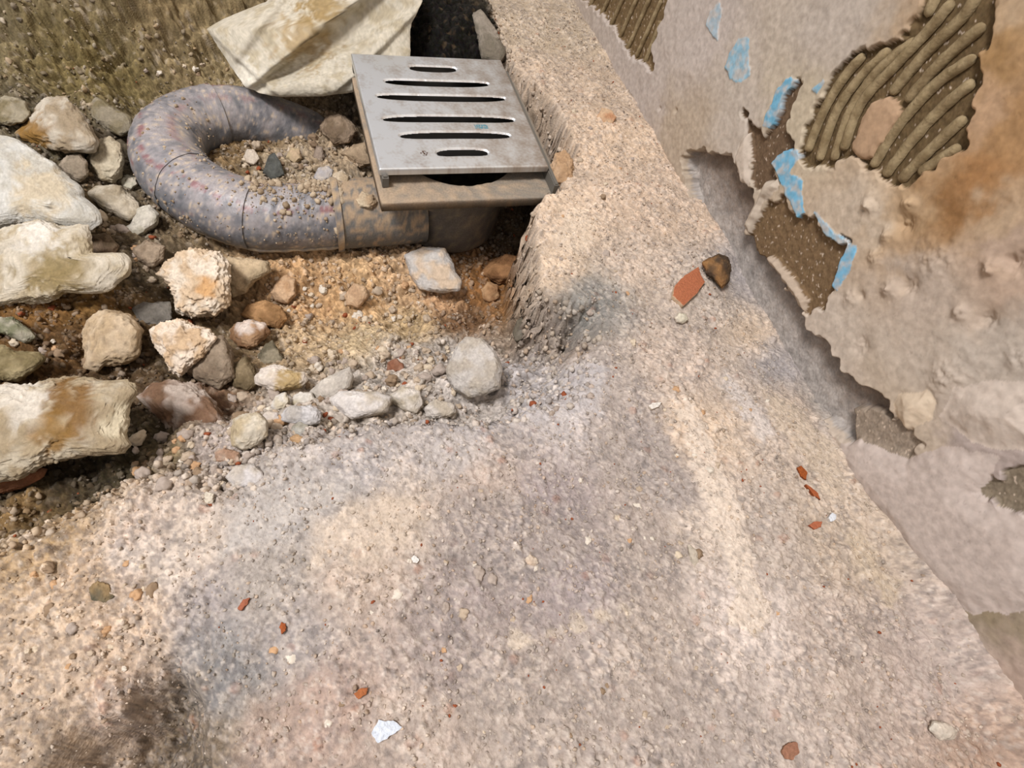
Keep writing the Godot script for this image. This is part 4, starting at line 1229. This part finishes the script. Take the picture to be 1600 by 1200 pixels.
	lump("rubble_stone", "grey upright stone in the dark gap behind the grate", "stone", [738, 22, 752, 14, 772, 42, 790, 80, 782, 98, 752, 92, 746, 60], rgb(150, 138, 120), rgb(120, 110, 92), {"depth": 0.5, "lift": 0.4})
	lump("rubble_stone", "grey green stone at the foot of the slab face above the boulder", "stone", [800, 520, 808, 500, 822, 492, 830, 506, 820, 528, 806, 534], rgb(130, 122, 106), rgb(108, 98, 80), {"level": 3})
	lump("rubble_stone", "ochre rock sticking out of the dark soil right of the drain body", "stone", [752, 428, 764, 408, 790, 398, 812, 402, 822, 420, 808, 440, 780, 446], rgb(166, 116, 62), rgb(126, 84, 42), {"rough": 0.06, "lift": 0.2})
	lump("rubble_stone", "orange tan rock lump under the right side of the drain body", "stone", [752, 452, 762, 440, 778, 444, 782, 464, 766, 474, 754, 468], rgb(196, 150, 96), rgb(160, 114, 66), {"level": 3})
	lump("rubble_stone", "pinkish tan rock at the left end of the tan soil face", "stone", [420, 458, 432, 438, 448, 428, 462, 436, 462, 462, 450, 475, 430, 470], rgb(212, 172, 126), rgb(190, 146, 98), {"rough": 0.03, "lift": 0.15})
	lump("rubble_stone", "angular tan rock in the middle of the tan soil face below the socket", "stone", [538, 462, 552, 442, 572, 448, 576, 464, 560, 482, 542, 476], rgb(214, 176, 130), rgb(192, 152, 108), {"rough": 0.03, "lift": 0.12})
	# on the slab
	lump("pebble", "golden brown pebble touching the terracotta shard", "pebble", [1096, 410, 1108, 402, 1124, 396, 1138, 402, 1143, 420, 1140, 440, 1128, 452, 1118, 440, 1104, 428], rgb(160, 112, 52), rgb(84, 66, 48), {"lift": 0.3, "rough": 0.05})
	lump("pebble", "cream pebble just below the terracotta shard", "pebble", [1053, 496, 1060, 488, 1072, 490, 1076, 500, 1066, 506, 1056, 504], rgb(214, 204, 176), pale, {"level": 3, "lift": 0.2})
	lump("pebble", "rusty orange mortar spot on the strip between grate and wall", "pebble", [930, 184, 940, 168, 955, 172, 964, 184, 956, 194, 940, 196], rgb(198, 136, 84), rgb(206, 168, 124), {"level": 3, "lift": 0.05, "depth": 0.4})
	lump("rubble_stone", "rusty green stone set in the gravelly slab at the lower left", "stone", [133, 945, 138, 918, 152, 908, 172, 914, 178, 932, 164, 948, 146, 952], rgb(150, 122, 76), rgb(96, 90, 70), {"lift": 0.0, "depth": 0.5})
	lump("pebble", "chalk white lump near the foot of the plaster wall, lower right", "pebble", [1450, 1140, 1456, 1125, 1478, 1128, 1496, 1142, 1490, 1156, 1468, 1158], rgb(218, 208, 188), pale, {"level": 3, "lift": 0.15})
	lump("pebble", "long cream pebble set in the slab near the lower middle", "pebble", [1074, 852, 1078, 850, 1090, 862, 1094, 885, 1086, 892, 1078, 878], rgb(206, 192, 168), rgb(190, 176, 154), {"level": 3, "lift": 0.05})
	lump("pebble", "rounded peach pebble alone in the middle of the grey slab", "pebble", [820, 874, 828, 866, 838, 872, 842, 880, 832, 886, 822, 882], rgb(214, 186, 156), pale, {"level": 3, "lift": 0.15})

# flat broken pieces: an outline on the ground with bevelled edges
func shard(called: String, label: String, category: String, outline: Array, thick: float, c1: Color, edge_c: Color, tilt := 0.0) -> void:
	var n := outline.size() / 2
	var mid := Vector2.ZERO
	for k in n: mid += Vector2(outline[2 * k], outline[2 * k + 1]) / n
	var g := ground_hit(mid.x, mid.y)
	var y := g.y + thick * 0.75 + 0.0008
	var pts := []
	var cen := Vector3.ZERO
	for k in n:
		var p := on_level(outline[2 * k], outline[2 * k + 1], y)
		pts.append(p)
		cen += p / n
	var v := PackedVector3Array()
	var col := PackedColorArray()
	var idx := PackedInt32Array()
	v.append(Vector3(0, 0, 0))
	col.append(c1)
	var n1 := nz(81, 0.4, 3)
	for ring in 4:
		for k in n * 6:
			var a: Vector3 = pts[k / 6]
			var b: Vector3 = pts[(k / 6 + 1) % n]
			var p := a.lerp(b, (k % 6) / 6.0) - cen
			p += p.normalized() * n1.get_noise_2d(p.x * 1000 + 50, p.z * 1000) * 0.0006
			var s: float = [0.5, 0.96, 1.0, 0.97][ring]
			var drop: float = [0.0, 0.0, 0.12, 1.0][ring]
			v.append(Vector3(p.x * s, -drop * thick + p.x * tilt, p.z * s))
			col.append((c1 if ring < 2 else edge_c) * (1.0 + 0.12 * n1.get_noise_2d(p.x * 2000, p.z * 2000)))
	var m := n * 6
	for k in m:
		var q := (k + 1) % m
		idx.append_array([0, 1 + k, 1 + q])
		for ring in 3:
			var a := 1 + ring * m
			idx.append_array([a + k, a + m + k, a + q, a + q, a + m + k, a + m + q])
	var nrm := smooth_normals(v, idx)
	if nrm[0].y < 0:
		for k in range(0, idx.size(), 3):
			var s := idx[k + 1]
			idx[k + 1] = idx[k + 2]
			idx[k + 2] = s
		nrm = smooth_normals(v, idx)
	tag(put(called, arrays_mesh(v, nrm, col, idx), mat_stone, self, cen), label, category)

func build_shards() -> void:
	var terra := rgb(178, 110, 78)
	shard("terracotta_shard", "orange six sided terracotta shard lying on the pale slab near the wall", "shard", [1051, 462, 1054, 446, 1070, 430, 1092, 416, 1096, 430, 1102, 440, 1090, 458, 1068, 478], 0.004, terra, rgb(206, 180, 150))
	shard("tile_shard", "clean white four sided tile shard at the bottom of the slab", "shard", [579, 1146, 592, 1125, 614, 1126, 630, 1136, 612, 1150, 590, 1162], 0.003, rgb(214, 222, 232), rgb(200, 180, 158))
	shard("terracotta_chip", "upper of three small terracotta chips near the plaster lobe", "shard", [1246, 730, 1252, 727, 1262, 738, 1260, 749, 1252, 744], 0.0025, rgb(158, 86, 44), rgb(130, 70, 40))
	shard("terracotta_chip", "thin sliver of terracotta between two other small chips", "shard", [1259, 756, 1266, 760, 1278, 770, 1282, 780, 1272, 774], 0.0025, rgb(164, 92, 58), rgb(130, 70, 40))
	shard("terracotta_chip", "lowest of three small terracotta chips beside a white chip", "shard", [1265, 820, 1274, 814, 1285, 815, 1283, 823, 1272, 827], 0.0025, rgb(176, 106, 76), rgb(140, 80, 56))
	shard("tile_chip", "tiny bright white chip right of the lowest terracotta chip", "shard", [1295, 808, 1300, 801, 1307, 804, 1306, 812, 1298, 815], 0.003, rgb(222, 226, 230), rgb(206, 198, 188))
	shard("tile_chip", "white sliver on the slab below the terracotta shard", "shard", [1014, 634, 1020, 629, 1034, 628, 1030, 635, 1018, 639], 0.002, rgb(228, 222, 212), rgb(210, 196, 178))
	shard("tile_chip", "small pearly white chip in the grey slab centre", "shard", [642, 872, 648, 867, 655, 874, 652, 880, 645, 879], 0.002, rgb(224, 222, 216), rgb(210, 196, 178))
	shard("terracotta_chip", "rust red flat chip at the very bottom left of the slab", "shard", [405, 1176, 416, 1168, 432, 1172, 433, 1186, 420, 1195, 408, 1190], 0.0025, rgb(146, 84, 54), rgb(126, 80, 56))
	shard("terracotta_chip", "orange brown chip above the white tile shard", "shard", [553, 1084, 562, 1076, 575, 1074, 572, 1085, 560, 1092], 0.0025, rgb(168, 104, 66), rgb(136, 84, 56))
	shard("terracotta_chip", "dull brown round chip at the bottom right of the slab", "shard", [1222, 1172, 1232, 1160, 1246, 1160, 1250, 1176, 1238, 1188, 1226, 1186], 0.0025, rgb(154, 112, 90), rgb(140, 106, 84))
	shard("terracotta_chip", "red chip in the bluish grey stain at the left", "shard", [371, 950, 380, 936, 390, 934, 386, 944, 376, 954], 0.002, rgb(160, 100, 76), rgb(140, 90, 66))
	shard("terracotta_chip", "deep red chip left of the bluish grey stain", "shard", [436, 980, 440, 972, 446, 974, 446, 986, 440, 990], 0.002, rgb(158, 88, 52), rgb(140, 90, 66))

func build_pebbles() -> void:
	# loose pebbles that nothing tells apart, in two kinds
	var kinds := [["pale grit pebble lying loose on the concrete slab", "loose pale pebbles on the slab"], ["grey mortar crumb lying loose in the grey rubble around the big smooth boulder", "crumbs of the grey rubble heap"], ["small crumb lying loose among the stones around the egg shaped pale stone", "crumbs by the egg shaped stone"], ["small clod lying loose on the tan soil face below the pipe", "clods on the tan soil face"], ["small crumb lying loose on the soil inside the bend of the pipe", "crumbs inside the pipe bend"], ["small crumb lying loose on dark soil between the big stones at the left", "crumbs between the left stones"], ["small crumb lying loose on the gravelly slope below the big stained block", "crumbs on the gravelly slope"], ["small crumb lying loose on the soil bank above the pipe", "crumbs on the soil bank"]]
	var shapes := []
	for s in 6:
		var sp := icosphere(2)
		var v := PackedVector3Array()
		rng.seed = 900 + s
		var o := Vector3(rng.randf(), rng.randf(), rng.randf()) * 50.0
		var squash := Vector3(rng.randf_range(0.8, 1.2), rng.randf_range(0.6, 0.9), rng.randf_range(0.8, 1.2))
		for q: Vector3 in sp[0]:
			var e := st_a.get_noise_3dv(q * 9.0 + o) * 0.55 + st_b.get_noise_3dv(q * 6.0 + o) * 0.22
			v.append(q * squash * (1.0 + e))
		shapes.append([v, sp[1]])
	var mats := []
	for c in [rgb(212, 196, 172), rgb(190, 172, 150), rgb(222, 212, 196), rgb(176, 162, 150), rgb(198, 160, 122), rgb(150, 128, 104)]:
		var m := mineral("loose pebble", 0.95, 0.02)
		m.vertex_color_use_as_albedo = false
		m.albedo_color = c.linear_to_srgb()
		mats.append(m)
	var meshes := []
	for s in shapes: meshes.append(arrays_mesh(s[0], smooth_normals(s[0], s[1]), PackedColorArray(), s[1]))
	rng.seed = 77
	var regions := [[0, 950, 330, 80, 160, 24], [0, 1080, 700, 120, 180, 24], [0, 780, 850, 240, 110, 20], [0, 850, 1050, 420, 100, 22], [0, 150, 960, 110, 90, 24], [1, 600, 590, 120, 50, 100], [2, 440, 650, 80, 40, 30], [3, 560, 480, 120, 35, 36], [4, 440, 240, 60, 26, 24], [5, 180, 400, 90, 60, 22], [6, 300, 720, 90, 40, 34], [5, 90, 540, 70, 40, 12], [7, 330, 120, 110, 20, 16]]
	for r in regions:
		for k in r[5]:
			var px: float = r[1] + rng.randf_range(-1, 1) * r[3]
			var py: float = r[2] + rng.randf_range(-1, 1) * r[4]
			var g := ground_hit(px, py)
			if g.x > 0.315 or absf(g.x - 0.128) < 0.085 and absf(g.z + 0.42) < 0.085: continue
			var s := (0.0014 + 0.0020 * pow(rng.randf(), 2.5)) * (1.0 if r[0] == 0 else 1.45)
			var o := put("pebble" if r[0] == 0 else "mortar_crumb", meshes[rng.randi() % 6], mats[rng.randi() % 6] if r[0] == 0 or rng.randf() < 0.4 else mats[[0, 1, 3, 3, 1, 5][rng.randi() % 6]], self, g + Vector3(0, s * (0.0 if r[0] == 0 else 0.3), 0))
			o.basis = Basis.from_euler(Vector3(rng.randf_range(-0.5, 0.5), rng.randf() * TAU, rng.randf_range(-0.5, 0.5))).scaled(Vector3.ONE * s)
			tag(o, kinds[r[0]][0], "pebble" if r[0] == 0 else "rubble", kinds[r[0]][1])

func build_grit() -> void:
	# sand, grit and crumbs nobody could count, on the slab, on the trench bed and on the broken slab edge
	var sp := icosphere(1)
	var tones := [rgb(206, 190, 168), rgb(186, 170, 150), rgb(222, 210, 194), rgb(160, 148, 136), rgb(196, 168, 136)]
	var m := mineral("grit", 0.95, 0.0)
	rng.seed = 31337
	var kinds := [["slab_grit", "fine pale grit and sand strewn over the concrete slab", 60000, 0.0004, 0.0009], ["trench_grit", "coarse brown grit and mortar crumbs strewn over the trench bed", 60000, 0.0006, 0.0022], ["edge_crumbs", "sandy crumbs clinging to the broken edge of the slab", 60000, 0.0008, 0.0022]]
	for kind in 3:
		var v := PackedVector3Array()
		for q: Vector3 in sp[0]:
			v.append(q * Vector3(1.0, 0.7, 0.85) * (1.0 + rng.randf_range(-0.3, 0.3)))
		var mesh := arrays_mesh(v, smooth_normals(v, sp[1]), PackedColorArray(), sp[1])
		var mm := MultiMesh.new()
		mm.transform_format = MultiMesh.TRANSFORM_3D
		mm.use_colors = true
		mm.mesh = mesh
		var where := []
		for k in kinds[kind][2]:
			var x := rng.randf_range(GX0 + 0.02, 0.318)
			var z := rng.randf_range(-0.62, 0.15)
			var cell := int((z - GZ0) / (GZ1 - GZ0) * (GH - 1)) * GW + int((x - GX0) / (GX1 - GX0) * (GW - 1))
			var w := g_w[cell]
			if kind == 0 and w < 0.9 or kind == 1 and w > 0.5 or kind == 2 and (w < 0.08 or w > 0.96): continue
			if kind < 2 and rng.randf() > 0.55 + 1.3 * st_c.get_noise_2d(x * 900.0, z * 900.0): continue
			if kind == 1 and z < -0.52 and x > 0.08: continue
			if kind == 1 and z < -0.55 and rng.randf() < 0.6: continue
			where.append([Vector3(x, g_h[cell], z), cell])
		mm.instance_count = where.size()
		for k in where.size():
			var s: float = kinds[kind][3] + kinds[kind][4] * pow(rng.randf(), 3.0)
			var b := Basis.from_euler(Vector3(rng.randf() * TAU, rng.randf() * TAU, rng.randf() * TAU)).scaled(Vector3.ONE * s)
			mm.set_instance_transform(k, Transform3D(b, where[k][0] + Vector3(0, s * 0.1, 0)))
			var gc: Color = g_c[where[k][1]]
			var t := gc.lerp(tones[rng.randi() % 5], 0.45 * minf(1.0, gc.get_luminance() * 5.0)) * rng.randf_range(0.72, 1.22)
			if rng.randf() < 0.012: t = rgb(150, 84, 56)
			mm.set_instance_color(k, t)
		var o := MultiMeshInstance3D.new()
		o.name = kinds[kind][0]
		o.multimesh = mm
		o.material_override = m
		add_child(o)
		tag(o, kinds[kind][1], "", "", "stuff")
